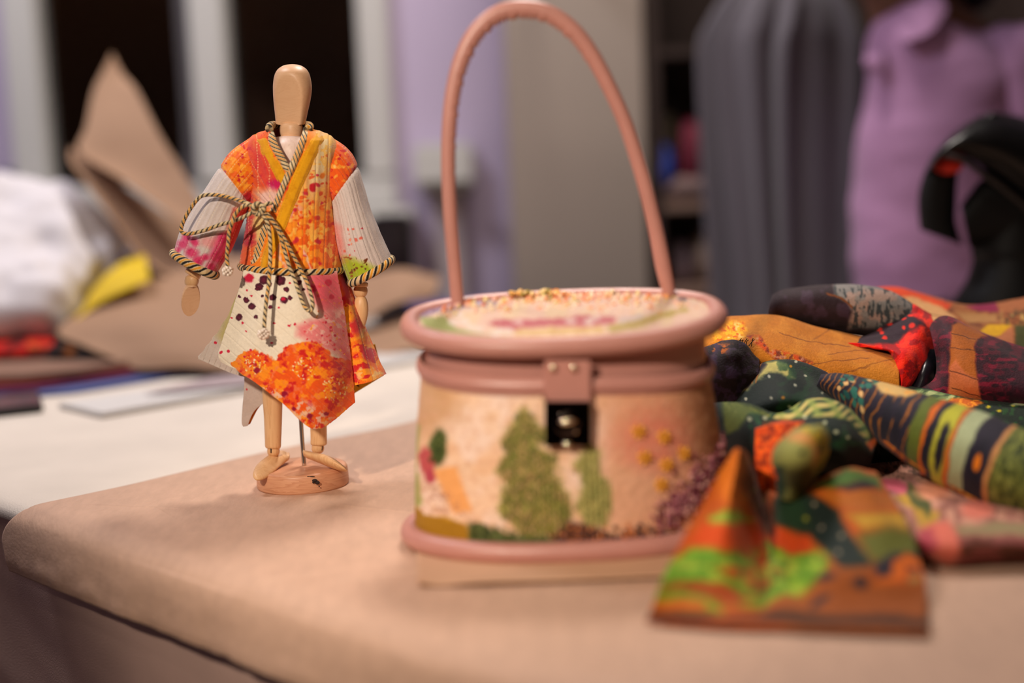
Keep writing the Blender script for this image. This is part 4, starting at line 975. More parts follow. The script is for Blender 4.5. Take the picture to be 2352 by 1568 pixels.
# kraft offcut below the bag
kp = tag(loft('kraft_offcut', [
    [(955, 1240, Z(955, 1240, .005)[1]), (1300, 1215, Z(1300, 1215, .005)[1]), (1620, 1195, Z(1620, 1195, .005)[1])],
    [(956, 1290, Z(956, 1290, .005)[1]), (1300, 1280, Z(1300, 1280, .005)[1]), (1620, 1265, Z(1620, 1265, .005)[1])],
    [(957, 1336, Z(957, 1336, .0065)[1]), (1010, 1344, Z(1010, 1344, .004)[1]), (1100, 1337, Z(1100, 1337, .006)[1]), (1300, 1332, Z(1300, 1332, .0055)[1]), (1620, 1318, Z(1620, 1318, .005)[1])]], 40, 60, M_kraft2, thick=.0008), 'straight-cut piece of tan kraft board lying right under the pink handbag', 'paper')
#@@PART3
# ------------------------------------------------------------------ pile of scarves and printed fabrics
def zY(x, y, z): return float(Z(x, y, z)[1])
def crops(sc, ox, oy): return lambda *L: [(x / sc + ox, y / sc + oy) for x, y in L]
A7 = crops(3.016, 1450, 980); A8 = crops(3.213, 1620, 900); A6 = crops(4.3545, 1560, 640); A9 = crops(4.356, 1900, 640); A4 = crops(1.7816, 1450, 620)
OL, MOSS, SAGE, DKG, NVY, RUST, OCH = (120, 150, 40), (104, 112, 48), (160, 164, 104), (26, 42, 36), (38, 32, 48), (190, 84, 12), (176, 116, 36)
def fr_scarf(xy):
    pt = Paint(xy, (176, 92, 16), 8, 40, 3)
    pt.poly(A7((560, 250), (700, 130), (820, 200), (860, 560), (740, 560), (620, 500)), (206, 124, 34), 12)
    pt.poly(A7((380, 800), (520, 660), (760, 640), (900, 760), (1010, 1100), (820, 1000), (560, 870)), (196, 86, 12), 8)
    pt.poly(A7((530, 640), (650, 560), (780, 580), (830, 650), (700, 670), (560, 670)), (150, 166, 66), 6)
    g = (124, 160, 52)
    pt.poly(A7((250, 960), (430, 830), (560, 850), (720, 880), (850, 920), (860, 980), (720, 960), (560, 980), (760, 1100), (860, 1180), (700, 1200), (480, 1070), (330, 1090), (130, 1160)), g, 7)
    pt.poly(A7((110, 1160), (330, 1120), (500, 1190), (640, 1260), (640, 1310), (380, 1300), (100, 1240)), (140, 150, 50), 6)
    pt.poly(A7((910, 800), (1100, 850), (1300, 880), (1380, 960), (1300, 1100), (1150, 1200), (900, 1280), (760, 1250), (940, 1150), (1060, 1080), (980, 960)), (128, 158, 46), 8)
    pt.mott((90, 130, 30), 18, .5, .6, 21, .8, pt.region(A7((250, 900), (1380, 850), (1300, 1200), (300, 1250)), 20)); pt.mott((190, 190, 90), 14, .56, .64, 23, .6, pt.region(A7((250, 900), (1380, 850), (1300, 1200), (300, 1250)), 20), aniso=(.5, 1))
    pt.poly(A7((200, 1110), (420, 1080), (620, 1080), (800, 1200), (700, 1230), (450, 1150)), (160, 76, 14), 8)
    pt.poly(A7((90, 1220), (340, 1200), (520, 1230), (500, 1300), (200, 1300)), (190, 110, 30), 6)
    pt.poly(A7((1000, 700), (1100, 680), (1230, 740), (1270, 860), (1100, 870), (960, 790)), (196, 84, 20), 6)
    pt.poly(A7((1010, 500), (1280, 480), (1430, 600), (1500, 740), (1650, 900), (1650, 1000), (1450, 990), (1340, 850), (1230, 740), (1040, 680)), DKG, 6)
    pt.poly(A7((1040, 500), (1200, 500), (1250, 700), (1130, 720), (1030, 660)), (34, 66, 34), 14, .7)
    for x, y in ((1050, 480), (1270, 540), (1310, 700), (1460, 760), (1430, 870), (1215, 640)): pt.blob(x / 3.016 + 1450, y / 3.016 + 980, 5, 5, (150, 140, 120) if x != 1215 else (150, 150, 50), .4)
    pt.poly(A7((1320, 470), (1600, 450), (1800, 470), (1860, 560), (1600, 590), (1420, 560)), (176, 110, 40), 6)
    pt.poly(A7((1280, 440), (1500, 310), (1700, 360), (1740, 440), (1560, 400), (1400, 440)), (80, 110, 50), 6); pt.poly(A7((1420, 430), (1600, 390), (1700, 420), (1560, 450)), (44, 30, 40), 5)
    pt.poly(A7((1480, 620), (1900, 590), (1990, 650), (1990, 720), (1800, 700), (1600, 720)), (186, 150, 60), 8)
    pt.poly(A7((1560, 760), (1800, 700), (1990, 720), (2010, 880), (1850, 920), (1680, 960)), (104, 106, 40), 12)
    pt.poly(A7((1670, 980), (1800, 880), (2040, 860), (2060, 960), (1820, 980), (1800, 1060), (1700, 1070)), NVY, 7)
    pt.poly(A7((1800, 940), (1900, 870), (2010, 910), (2000, 980), (1900, 960), (1880, 1060), (1720, 1140), (1660, 1080), (1800, 1040)), (204, 112, 22), 5)
    pt.poly(A7((1380, 970), (1620, 990), (1700, 1100), (2060, 1100), (2100, 1500), (1200, 1500), (900, 1330), (1200, 1180)), (150, 86, 20), 10)
    for x, y, a, b, r in ((1360, 1050, 22, 10, -.2), (1580, 1090, 20, 12, .2), (1300, 1220, 30, 8, -.7), (1960, 990, 12, 7, 0)): pt.blob(x / 3.016 + 1450, y / 3.016 + 980, a, b, (56, 40, 50), .5, r, .85)
    pt.blob(1960 / 3.016 + 1450, 1070 / 3.016 + 980, 16, 8, (170, 140, 90), .6)
    pt.poly(A7((100, 1290), (360, 1310), (620, 1350), (1200, 1330), (1700, 1330), (2080, 1350), (2080, 1420), (1200, 1400), (600, 1390), (120, 1370)), (44, 26, 20), 8, .8)  # dark strip along the bottom edge, shadow painted into the print
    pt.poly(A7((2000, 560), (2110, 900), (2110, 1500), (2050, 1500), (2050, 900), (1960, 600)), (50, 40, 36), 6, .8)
    pt.poly(A7((780, 180), (900, 350), (1010, 740), (930, 760), (840, 620), (760, 380)), (110, 62, 20), 8)  # brown print on the crease side, deepened with its shade
    pt.dots(24, (1710, 1040, 1760, 1200), (2, 4), [(150, 150, 60), (190, 150, 60)], 3, .5, .7)
    return pt.c
def scarf(name, label, cat='scarf', at_=(1900, 1200, .8)):
    p = W(*at_); return tag(empty(name, (float(p[0]), float(p[1]), .004)), label, cat)
S1 = scarf('printed_scarf', 'orange and lime green printed scarf with a pointed fold, nearest the camera beside the handbag', at_=(1810, 1300, .73))
Yb = lambda x, y: zY(x, y, .003)
colm = [[(1485, 1436), (1512, 1350), (1550, 1272), (1602, 1172), (1646, 1090), (1684, 1034)],
        [(1560, 1444), (1580, 1360), (1605, 1275), (1640, 1175), (1668, 1092), (1692, 1030)],
        [(1640, 1450), (1645, 1375), (1655, 1290), (1675, 1195), (1690, 1110), (1700, 1033)],
        [(1720, 1453), (1720, 1395), (1725, 1335), (1722, 1262), (1716, 1165), (1714, 1046)],
        [(1790, 1455), (1786, 1405), (1788, 1355), (1768, 1275), (1756, 1200), (1738, 1090)],
        [(1850, 1458), (1842, 1402), (1832, 1342), (1815, 1265), (1800, 1200), (1788, 1136)],
        [(1930, 1461), (1925, 1392), (1915, 1315), (1900, 1240), (1880, 1180), (1858, 1122)],
        [(2030, 1464), (2030, 1392), (2020, 1315), (2000, 1235), (1975, 1155), (1945, 1084)],
        [(2135, 1468), (2130, 1392), (2122, 1322), (2104, 1250), (2062, 1165), (2012, 1088)]]
Yc = [[0, .690, .716, .742, .764, .785], [0, .694, .714, .736, .758, .782], [0, .690, .706, .728, .750, .780], [0, .686, .708, .740, .770, .800],
      [0, .694, .730, .775, .815, .845], [0, .688, .715, .752, .785, .822], [0, .684, .706, .738, .768, .800], [0, .682, .704, .732, .764, .802], [0, .680, .704, .730, .772, .815]]
rows = []
for r_ in range(6): rows.append([(c[r_][0], c[r_][1], Yb(*c[r_]) if r_ == 0 else y_[r_]) for c, y_ in zip(colm, Yc)])
back = [(x, y + 26, Y + .022) for x, y, Y in rows[-1]]
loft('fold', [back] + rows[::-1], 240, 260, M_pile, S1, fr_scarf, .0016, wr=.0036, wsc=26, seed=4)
def sage_roll(xy):
    pt = Paint(xy, (150, 152, 96), 5, 20, 3)
    pt.poly(A8((480, 560), (580, 540), (600, 700), (560, 800), (480, 640)), (34, 60, 40), 5)
    pt.poly(A8((740, 350), (850, 260), (930, 380), (930, 500), (860, 640), (820, 560), (820, 420)), (140, 130, 40), 8)
    pt.mott((196, 170, 50), 10, .54, .6, 5, .9, pt.region(A8((700, 260), (860, 240), (950, 400), (880, 540), (800, 400)), 6)); pt.mott((40, 46, 26), 10, .56, .62, 9, .8, pt.region(A8((840, 300), (950, 400), (900, 700), (780, 700)), 8))
    pt.poly(A8((580, 340), (700, 290), (800, 330), (840, 470), (800, 560), (780, 400), (680, 370)), (206, 150, 100), 5, .8)
    pt.poly(A8((600, 580), (760, 540), (840, 640), (780, 760), (680, 760), (600, 680)), (76, 72, 40), 10); pt.blob(1620 + 715 / 3.213, 900 + 450 / 3.213, 6, 5, (40, 36, 30), .5)
    return pt.c
P, xy, t = tube_px([(1848, 978, 22, -4, .012, .800), (1846, 990, 48, -16, .026, .800), (1842, 1020, 64, -14, .032, .796), (1836, 1058, 62, -6, .032, .794), (1828, 1095, 44, 4, .026, .796), (1818, 1125, 34, 8, .02, .800), (1812, 1150, 26, 6, .014, .804)], 90, 120)
P = P + (normals(P, cv=True) * (.002 * (fbm(P * 50, 3, 4) - .5))[..., None])
grid_obj('fold', P, M_pile, S1, sage_roll(xy.reshape(-1, 2)), cv=True, caps=True)
loft('fold', [[(1735, 985, .86), (1780, 975, .86), (1850, 970, .86)], [(1735, 1060, .845), (1770, 1060, .84), (1800, 1060, .84)], [(1748, 1140, .835), (1772, 1140, .83), (1796, 1150, .83)], [(1768, 1230, .83), (1784, 1230, .825), (1800, 1230, .825)]], 80, 50, M_pile, S1,
     lambda xy: Paint(xy, (200, 84, 16), 3).mott((150, 60, 10), 12, .5, .6, 4).mott((226, 110, 30), 9, .56, .62, 9).c, .0014, wr=.001)
def top_green(xy):
    pt = Paint(xy, DKG, 4, 20, 3)
    pt.poly(A6((640, 1130), (880, 850), (980, 850), (1060, 880), (1160, 1010), (1080, 1010), (990, 950), (880, 960), (760, 1040), (680, 1130)), (206, 196, 126), 4)
    pt.mott((204, 196, 130), 8, .5, .6, 5, .7, pt.region(A6((640, 1130), (880, 850), (1060, 880), (1160, 1010), (990, 950), (760, 1040)), 4), aniso=(.5, 1))
    pt.poly(A6((600, 860), (830, 840), (880, 880), (700, 1100), (580, 1140)), NVY, 4)
    for k_ in range(5): pt.line(A6((640 + 50 * k_, 860), (620 + 46 * k_, 930), (650 + 30 * k_, 1050)), .9, (200, 130, 50), .9)
    pt.mott((34, 76, 46), 22, .55, .65, 8, .7, pt.region(A6((950, 820), (1300, 850), (1400, 1400), (900, 1400)), 20))
    for x, y, c in ((905, 990, 0), (670, 1200, 0), (925, 1195, 0), (1040, 1195, 1), (1165, 1075, 0), (1260, 980, 0), (1165, 850, 0), (1425, 1140, 0), (1110, 1275, 0), (1110, 895, 1), (1480, 1085, 0)):
        pt.blob(1560 + x / 4.3545, 640 + y / 4.3545, 3.6, 3.2, ((190, 190, 170), (190, 140, 30))[c], .5)
    pt.poly(A6((1400, 870), (1480, 875), (1700, 940), (1916, 1000), (1916, 1100), (1650, 1160), (1520, 1130), (1440, 1000)), NVY, 4)
    for L_ in (((1490, 920), (1600, 1100)), ((1780, 950), (1600, 1100)), ((1520, 1120), (1700, 1150)), ((1640, 900), (1590, 990))): pt.line(A6(*L_), 1.6, (180, 124, 50), 1)
    for x, y in ((1490, 990), (1515, 930), (1780, 1005)): pt.blob(1560 + x / 4.3545, 640 + y / 4.3545, 10, 4, (222, 140, 30), .4, .2)
    return pt.c
def feather(pt, reg, seed, cols=((150, 160, 90), (196, 180, 120), (40, 66, 40))):
    r = pt.region(reg, 3); x, y = pt.xy[:, 0], pt.xy[:, 1]
    a = np.sin((x * .55 + y * 1.0) / 3.6 + 2 * np.sin(x / 14)); b = np.sin((x - y * .6) / 7)
    pt.mix(r, cols[0]); pt.mix((a * .5 + b * .3 - .1) * 3, cols[1], 1) if False else None
    m = np.clip((a + .5 * b - .2) * 2, 0, 1) * r; pt.mix(m, cols[1]); m = np.clip((-a + .4 * b - .4) * 2, 0, 1) * r; pt.mix(m, cols[2]); return pt
def mid_green(xy):
    pt = Paint(xy, DKG, 4, 20, 4)
    pt.poly(A8((130, 90), (260, 90), (400, 130), (470, 190), (330, 180), (260, 280), (170, 320)), (100, 112, 50), 5); pt.mott((140, 146, 80), 8, .52, .6, 5, .7, pt.region(A8((130, 90), (400, 130), (470, 190), (260, 200)), 6))
    feather(pt, A8((440, 190), (570, 150), (680, 80), (860, 30), (960, 60), (1080, 120), (1180, 220), (1220, 330), (1200, 390), (1160, 320), (1060, 220), (930, 180), (760, 190), (600, 220), (470, 200)), 3)
    pt.poly(A8((430, 240), (590, 210), (740, 230), (600, 330), (520, 400), (490, 520), (470, 760), (380, 600), (350, 520), (400, 380)), (176, 74, 14), 5); pt.mott((140, 56, 12), 9, .5, .6, 6, .7, pt.region(A8((430, 240), (740, 230), (490, 520), (380, 600)), 6))
    pt.poly(A8((380, 460), (470, 470), (470, 740), (400, 640)), (214, 104, 26), 6)
    pt.mott((36, 86, 50), 14, .58, .64, 12, .8, pt.region(A8((280, 170), (480, 180), (420, 300), (280, 280)), 8)); pt.mott((36, 80, 46), 20, .56, .64, 13, .7, pt.region(A8((900, 200), (1200, 250), (1180, 420), (900, 420)), 8))
    for x, y in ((880, 222), (965, 292), (1050, 337), (335, 210), (430, 205), (740, 200)): pt.blob(1620 + x / 3.213, 900 + y / 3.213, 5, 4.5, (176, 180, 150), .4)
    pt.poly(A8((1190, 380), (1260, 320), (1280, 370), (1220, 440)), (206, 110, 40), 4)
    return pt.c
S2 = scarf('printed_scarf', 'dark green scarf with feather pattern and pale dots, crumpled behind the orange and lime scarf', at_=(1850, 950, .9))
loft('fold', [[(1690, 960, .99), (1760, 890, 1.0), (1800, 880, 1.0), (1880, 890, 1.0), (1960, 930, .99), (2060, 960, .98)],
    [(1660, 925, .975), (1730, 850, .985), (1790, 829, .985), (1860, 838, .985), (1960, 880, .975), (2060, 905, .965)],
    [(1670, 945, .955), (1725, 885, .955), (1790, 862, .955), (1860, 872, .960), (1950, 915, .955), (2050, 930, .950)],
    [(1690, 960, .930), (1740, 930, .920), (1800, 915, .915), (1870, 920, .920), (1950, 945, .930), (2040, 960, .930)],
    [(1700, 985, .925), (1750, 975, .92), (1810, 970, .915), (1880, 960, .92), (1950, 975, .93), (2020, 1000, .93)]], 150, 220, M_pile, S2, top_green, .0014, wr=.003, wsc=22, seed=6)
loft('fold', [[(1600, 960, .94), (1720, 960, .93), (1800, 980, .93), (1870, 950, .93), (1950, 975, .93), (2020, 1040, .92)],
    [(1598, 932, .935), (1715, 930, .91), (1790, 952, .905), (1865, 914, .905), (1945, 930, .905), (2012, 1005, .905)],
    [(1602, 962, .93), (1720, 960, .885), (1790, 975, .878), (1870, 945, .872), (1945, 965, .872), (2010, 1025, .89)],
    [(1610, 1030, .925), (1730, 1010, .87), (1790, 1010, .862), (1870, 990, .850), (1940, 1010, .852), (2004, 1045, .88)],
    [(1630, 1100, .92), (1745, 1080, .87), (1800, 1070, .86), (1875, 1050, .856), (1945, 1060, .862), (1998, 1065, .89)],
    [(1650, 1160, .92), (1760, 1140, .88), (1810, 1120, .88), (1880, 1085, .87), (1945, 1085, .88), (1990, 1080, .90)]], 170, 220, M_pile, S2, mid_green, .0014, wr=.003, wsc=24, seed=8)
# striped rolled scarf, painted along its length
S3 = scarf('rolled_scarf', 'rolled scarf with yellow, sage and navy bands lying across the right end of the pile', at_=(2150, 1010, .86))
st3 = [(1880, 872, 6, -16, .008, .955, 0), (1925, 884, 14, -30, .016, .945, 0), (1990, 920, 22, -50, .024, .925, 0), (2070, 965, 32, -68, .030, .895, 0), (2150, 1005, 38, -80, .033, .868, 0), (2240, 1046, 42, -88, .035, .845, 0), (2330, 1085, 44, -92, .036, .825, 0), (2440, 1130, 46, -96, .036, .805, 0)]
P, xy, t = tube_px(st3, 320, 200)
nr3 = normals(P, cv=True); P = P + nr3 * (.004 * (fbm(P * 26, 3, 3) - .5))[..., None]
al = np.linspace(0, 700, 320)[:, None] * np.ones(200); ar = (np.sin(t)[None] * np.ones((320, 1)))   # 1 = facing the viewer
tp = (np.arctan2(np.sin(t), np.cos(t))[None] * np.ones((320, 1)))     # 0 top edge, pi/2 front, pi bottom
q = np.stack([al + 34 * np.cos(tp - 1.2) - 22, tp * 50], -1)
pt = Paint(q, NVY, 6, 18, 5)
for i in range(14):
    pt.line([(20 + i * 24, -10), (34 + i * 24, 60), (14 + i * 24, 110), (30 + i * 24, 170)], 2.2, (176, 116, 44), 1.5, .9)
rg = random.Random(5)
for i in range(34): pt.blob(rg.uniform(110, 205), rg.uniform(6, 110), 9, 8, rg.choice([(50, 108, 96), (50, 108, 96), (214, 180, 130), (30, 80, 76)]), .3)
pt.poly([(210, -20), (320, -20), (300, 40), (240, 52), (205, 30)], (206, 176, 120), 5); pt.mott((226, 160, 70), 9, .5, .6, 3, .8, pt.region([(210, -20), (310, -20), (290, 40), (240, 46)], 5), aniso=(.3, 1))
for a, b, c in ((338, 372, (100, 110, 44)), (372, 388, (190, 104, 30)), (404, 440, (182, 180, 70)), (440, 452, (200, 120, 50)), (452, 492, (176, 184, 150)), (546, 560, (206, 156, 104)), (560, 720, (112, 118, 60))):
    pt.poly([(a, -160), (b, -160), (b, 170), (a, 170)], c, 3)
for x in (390, 425, 520, 300, 270): pt.blob(x, 88, 11, 34, (30, 26, 40), .3)
pt.line([(384, 40), (376, 90), (384, 140)], 3, (206, 120, 34), 1.5); pt.blob(520, 84, 8, 9, (226, 140, 40), .3)
pt.mott((150, 156, 90), 10, .52, .58, 9, .9, pt.region([(560, -160), (720, -160), (720, 170), (560, 170)], 4)); pt.mott((60, 70, 34), 9, .56, .6, 13, .9, pt.region([(560, -160), (720, -160), (720, 170), (560, 170)], 4))
pt.blob(668, 74, 14, 14, (220, 210, 170), .4); pt.blob(664, 110, 12, 12, (214, 200, 150), .4)
grid_obj('roll', P, M_pile, S3, pt.c, cv=True, caps=True)
loft('hem', [[(1996, 962, .905), (2060, 1010, .885), (2140, 1058, .862), (2230, 1118, .835), (2310, 1172, .815), (2420, 1210, .80)],
    [(2000, 978, .900), (2060, 1032, .872), (2140, 1084, .846), (2230, 1142, .822), (2310, 1190, .805), (2420, 1232, .79)],
    [(1998, 986, .905), (2055, 1040, .880), (2135, 1092, .856), (2225, 1148, .832), (2305, 1196, .815), (2420, 1240, .80)]], 26, 150, M_pile, S3,
    lambda xy: Paint(xy, (176, 104, 30), 4).mott((130, 66, 16), 12, .5, .6, 4).mott((206, 140, 50), 10, .58, .64, 8).c, .0012, wr=.002, wsc=60)
# mustard cloth
def must(xy):
    pt = Paint(xy, (190, 126, 40), 4, 20, 3); pt.mott((206, 144, 60), 30, .5, .62, 6, .7)
    reg = A6((320, 450), (640, 430), (680, 520), (640, 600), (560, 620), (340, 640)); pt.poly(reg, (214, 150, 20), 5); r = pt.region(reg, 5)
    pt.mott((240, 184, 50), 8, .5, .56, 7, .9, r); pt.mott((240, 210, 150), 8, .60, .64, 9, .8, r); pt.mott((196, 90, 16), 7, .62, .66, 10, .8, r)
    reg = A6((660, 580), (800, 570), (900, 720), (1180, 760), (1330, 840), (1300, 900), (1000, 840), (760, 660)); r = pt.region(reg, 4); pt.mott((196, 84, 24), 8, .46, .54, 12, .9, r); pt.mott((110, 50, 40), 7, .56, .6, 14, .8, r); pt.mott((214, 160, 140), 7, .6, .64, 15, .7, r)
    for L_ in (((1350, 600), (1580, 470)), ((1100, 920), (1380, 850), (1900, 790)), ((1600, 960), (1916, 870)), ((1000, 540), (1300, 620), (1700, 680))): pt.line(A6(*L_), .8, (110, 62, 20), .8, .8)
    pt.line(A9((0, 760), (300, 720), (640, 740)), .8, (120, 70, 20), .8, .8); pt.line(A9((240, 940), (420, 860), (680, 800)), .8, (120, 70, 20), .8, .8)
    return pt.c
S4 = scarf('quilted_cloth', 'mustard yellow stitched cloth spread behind the bag, under the dark purple roll', 'fabric', (1850, 800, 1.0))
loft('fold', [[(1600, 760, 1.06), (1740, 750, 1.07), (1850, 770, 1.08), (1960, 790, 1.08), (2060, 810, 1.07)],
    [(1598, 742, 1.035), (1700, 723, 1.045), (1790, 728, 1.05), (1900, 758, 1.05), (2040, 790, 1.05)],
    [(1598, 762, 1.015), (1710, 752, 1.015), (1800, 762, 1.015), (1910, 790, 1.02), (2055, 812, 1.025)],
    [(1602, 790, 1.005), (1715, 782, .995), (1810, 800, .992), (1920, 822, .995), (2064, 835, 1.00)],
    [(1606, 818, 1.000), (1730, 820, .985), (1830, 845, .980), (1930, 862, .982), (2066, 884, .985)],
    [(1612, 850, 1.000), (1740, 860, .985), (1840, 880, .980), (1940, 890, .985), (2064, 905, .99)]], 160, 220, M_pile, S4, must, .0014, wr=.0026, wsc=20, seed=12)
# purple-black roll
def purp(xy):
    pt = Paint(xy, (52, 36, 42), 4, 20, 3); pt.mott((84, 66, 84), 26, .5, .6, 5, .6)
    reg = A9((60, 60), (80, 180), (180, 240), (250, 320), (220, 400), (200, 480), (1000, 480), (900, 60)); pt.poly(reg, (140, 136, 132), 4); r = pt.region(reg, 4)
    pt.mott((176, 150, 138), 20, .5, .6, 9, .8, r); pt.mott((64, 70, 72), 5, .54, .58, 11, .9, r, aniso=(1, .45)); pt.line(A9((0, 170), (120, 200), (240, 290)), 1.6, (130, 76, 30), 1)
    return pt.c
S5 = scarf('rolled_scarf', 'dark purple and grey rolled scarf with an open end, topmost of the pile', at_=(1900, 710, 1.1))
P, xy, t = tube_px([(1772, 704, 6, -20, .012, 1.085, 0), (1790, 704, 7, -31, .018, 1.085, 0), (1830, 704, 6, -37, .022, 1.085, 0), (1900, 706, 4, -46, .026, 1.085, 0), (1970, 712, 4, -52, .028, 1.085, 0), (2040, 726, 6, -50, .026, 1.085, 0), (2100, 750, 8, -34, .020, 1.085, 0), (2130, 762, 6, -14, .010, 1.085, 0)], 200, 140)
P = P + normals(P, cv=True) * (.0035 * (fbm(P * np.array([18, 40, 40]), 3, 14) - .5))[..., None]
grid_obj('roll', P, M_pile, S5, purp(xy.reshape(-1, 2)), cv=True, thick=.0022)
P, xy, t = tube_px([(1790, 706, 5, -17, .010, 1.085, 0), (1830, 706, 5, -22, .013, 1.085, 0), (1900, 708, 3, -26, .013, 1.085, 0), (1980, 716, 3, -24, .012, 1.085, 0)], 60, 70)
grid_obj('inner_turn', P, M_pile, S5, np.tile(np.array((34, 22, 24.)), (60 * 70, 1)), cv=True, thick=.0014)
def redp(xy):
    pt = Paint(xy, (214, 34, 18), 3, 15, 3); pt.mott((236, 70, 30), 16, .5, .6, 5, .8); pt.mott((150, 16, 30), 14, .56, .62, 6, .8)
    reg = A9((100, 460), (230, 480), (500, 470), (820, 290), (860, 400), (960, 480), (760, 560), (660, 640), (520, 660), (200, 620)); pt.poly(reg, (46, 20, 38), 4)
    rg = random.Random(4)
    for _ in range(26): x, y = rg.uniform(350, 900), rg.uniform(360, 600); pt.blob(1900 + x / 4.356, 640 + y / 4.356, rg.uniform(3, 8), rg.uniform(2, 5), (220, 50, 24), .5, -.3, .9)
    return pt.c
S6 = scarf('silk_scarf', 'bright red crinkled scarf with dark spotted corner, between the mustard and burgundy cloths', at_=(2070, 810, 1.02))
loft('fold', [[(1920, 775, 1.05), (1990, 770, 1.05), (2055, 730, 1.065), (2090, 700, 1.08), (2140, 720, 1.08)],
    [(1925, 785, 1.03), (2000, 782, 1.03), (2070, 762, 1.035), (2110, 745, 1.04), (2142, 748, 1.05)],
    [(1975, 797, 1.025), (2035, 798, 1.01), (2080, 795, 1.01), (2115, 790, 1.02), (2144, 800, 1.04)],
    [(2040, 805, 1.02), (2066, 820, .998), (2088, 830, .998), (2110, 835, 1.01), (2134, 832, 1.03)],
    [(2060, 850, 1.015), (2068, 868, .992), (2082, 872, .992), (2096, 866, 1.00), (2106, 858, 1.02)],
    [(2062, 890, 1.01), (2066, 893, .990), (2074, 893, .990), (2082, 888, .995), (2088, 880, 1.01)]], 150, 130, M_pile, S6, redp, .0012, wr=.005, wsc=34, seed=15)
M_satin = mat('black_satin', (18, 18, 26), .3, spec=.6)
o = loft('lining', [[(2110, 815, 1.035), (2130, 800, 1.03), (2160, 800, 1.03)], [(2095, 850, 1.02), (2125, 850, 1.005), (2160, 850, 1.02)], [(2075, 890, 1.01), (2110, 900, .995), (2160, 905, 1.01)]], 50, 50, M_satin, S6, None, .001, wr=.004, wsc=40); o['label'] = 'black satin lining'
def burg(xy):
    pt = Paint(xy, (86, 16, 40), 4, 20, 3); pt.mott((48, 12, 30), 20, .46, .56, 5, .8); pt.mott((140, 26, 60), 9, .58, .64, 9, .7, aniso=(.4, 1))
    pt.poly(A9((1250, 470), (1310, 435), (1500, 510), (1600, 590), (1500, 610), (1465, 700), (1470, 800), (1500, 1010), (1240, 940), (1240, 560)), (164, 98, 26), 3)
    pt.poly(A9((1250, 880), (1300, 820), (1400, 960), (1510, 1010), (1550, 1215), (1230, 1170)), (190, 116, 74), 3)
    pt.poly(A9((1270, 420), (1640, 440), (1640, 580), (1500, 520), (1320, 440)), (176, 110, 100), 3)
    for L_ in (((1250, 560), (1480, 610)), ((1250, 930), (1510, 1020)), ((1270, 1090), (1540, 1160)), ((1250, 700), (1470, 740))): pt.line(A9(*L_), .8, (60, 30, 10), .8, .8)
    for i in range(3):
        for j in range(7): pt.blob(1900 + (1640 + i * 90 + (j % 2) * 40) / 4.356, 640 + (720 + j * 70) / 4.356, 9, 3.5, (38, 12, 26), .5, .1, .8)
    return pt.c
S7 = scarf('patchwork_cloth', 'burgundy patchwork cloth with an ochre stripe, right of the red scarf', 'fabric', (2240, 830, .98))
loft('fold', [[(2130, 790, 1.08), (2180, 770, 1.10), (2260, 800, 1.09), (2360, 830, 1.08), (2440, 850, 1.07)],
    [(2134, 752, 1.05), (2176, 727, 1.06), (2255, 762, 1.05), (2350, 800, 1.04), (2440, 830, 1.03)],
    [(2142, 780, 1.02), (2182, 760, 1.01), (2255, 790, 1.00), (2350, 825, .995), (2440, 850, .99)],
    [(2150, 830, 1.01), (2190, 820, .985), (2255, 835, .975), (2350, 860, .97), (2440, 880, .96)],
    [(2140, 875, 1.00), (2190, 875, .975), (2255, 885, .96), (2350, 900, .955), (2440, 910, .95)],
    [(2085, 897, 1.00), (2185, 908, .975), (2255, 920, .965), (2350, 930, .96), (2440, 935, .95)]], 170, 170, M_pile, S7, burg, .0014, wr=.003, wsc=22, seed=18)
def patch(xy):
    pt = Paint(xy, (150, 98, 56), 4, 20, 3); pt.mott((110, 60, 30), 16, .5, .6, 5, .7)
    pt.poly(A9((450, 80), (760, 90), (1000, 190), (1250, 260), (1200, 320), (900, 240), (740, 180), (560, 150)), (206, 82, 36), 3)
    pt.poly(A9((740, 170), (900, 190), (1150, 290), (1300, 390), (1060, 430), (900, 330), (820, 260)), (206, 164, 118), 3)
    pt.line(A9((800, 250), (1000, 350), (1200, 380)), .8, (110, 80, 50), .8)
    pt.poly(A9((1380, 290), (1680, 250), (1720, 340), (1500, 320)), (132, 20, 72), 3); pt.poly(A9((1700, 250), (2100, 200), (2100, 330), (1740, 350)), (160, 104, 66), 4)
    pt.poly(A9((1300, 380), (1420, 440), (1360, 440)), (170, 90, 30), 3); pt.poly(A9((1280, 330), (1420, 340), (1700, 360), (1700, 440), (1400, 440)), (170, 130, 84), 4)
    pt.poly(A9((1610, 455), (1830, 460), (1860, 480), (1720, 580), (1600, 585), (1530, 540)), (206, 164, 20), 2); pt.poly(A9((1850, 460), (1870, 680), (1640, 600), (1720, 580)), (180, 120, 84), 3); pt.poly(A9((1880, 470), (2100, 480), (2100, 720), (1880, 690)), (74, 76, 34), 4)
    pt.mott((196, 170, 110), 12, .56, .62, 11, .8, pt.region(A9((1740, 340), (2100, 300), (2100, 470), (1740, 440)), 8)); pt.mott((60, 60, 30), 10, .56, .62, 12, .8, pt.region(A9((1740, 340), (2100, 300), (2100, 470), (1740, 440)), 8))
    return pt.c
S8 = scarf('patchwork_cloth', 'cream, ochre and magenta patchwork cloth heaped behind the burgundy cloth', 'fabric', (2200, 730, 1.12))
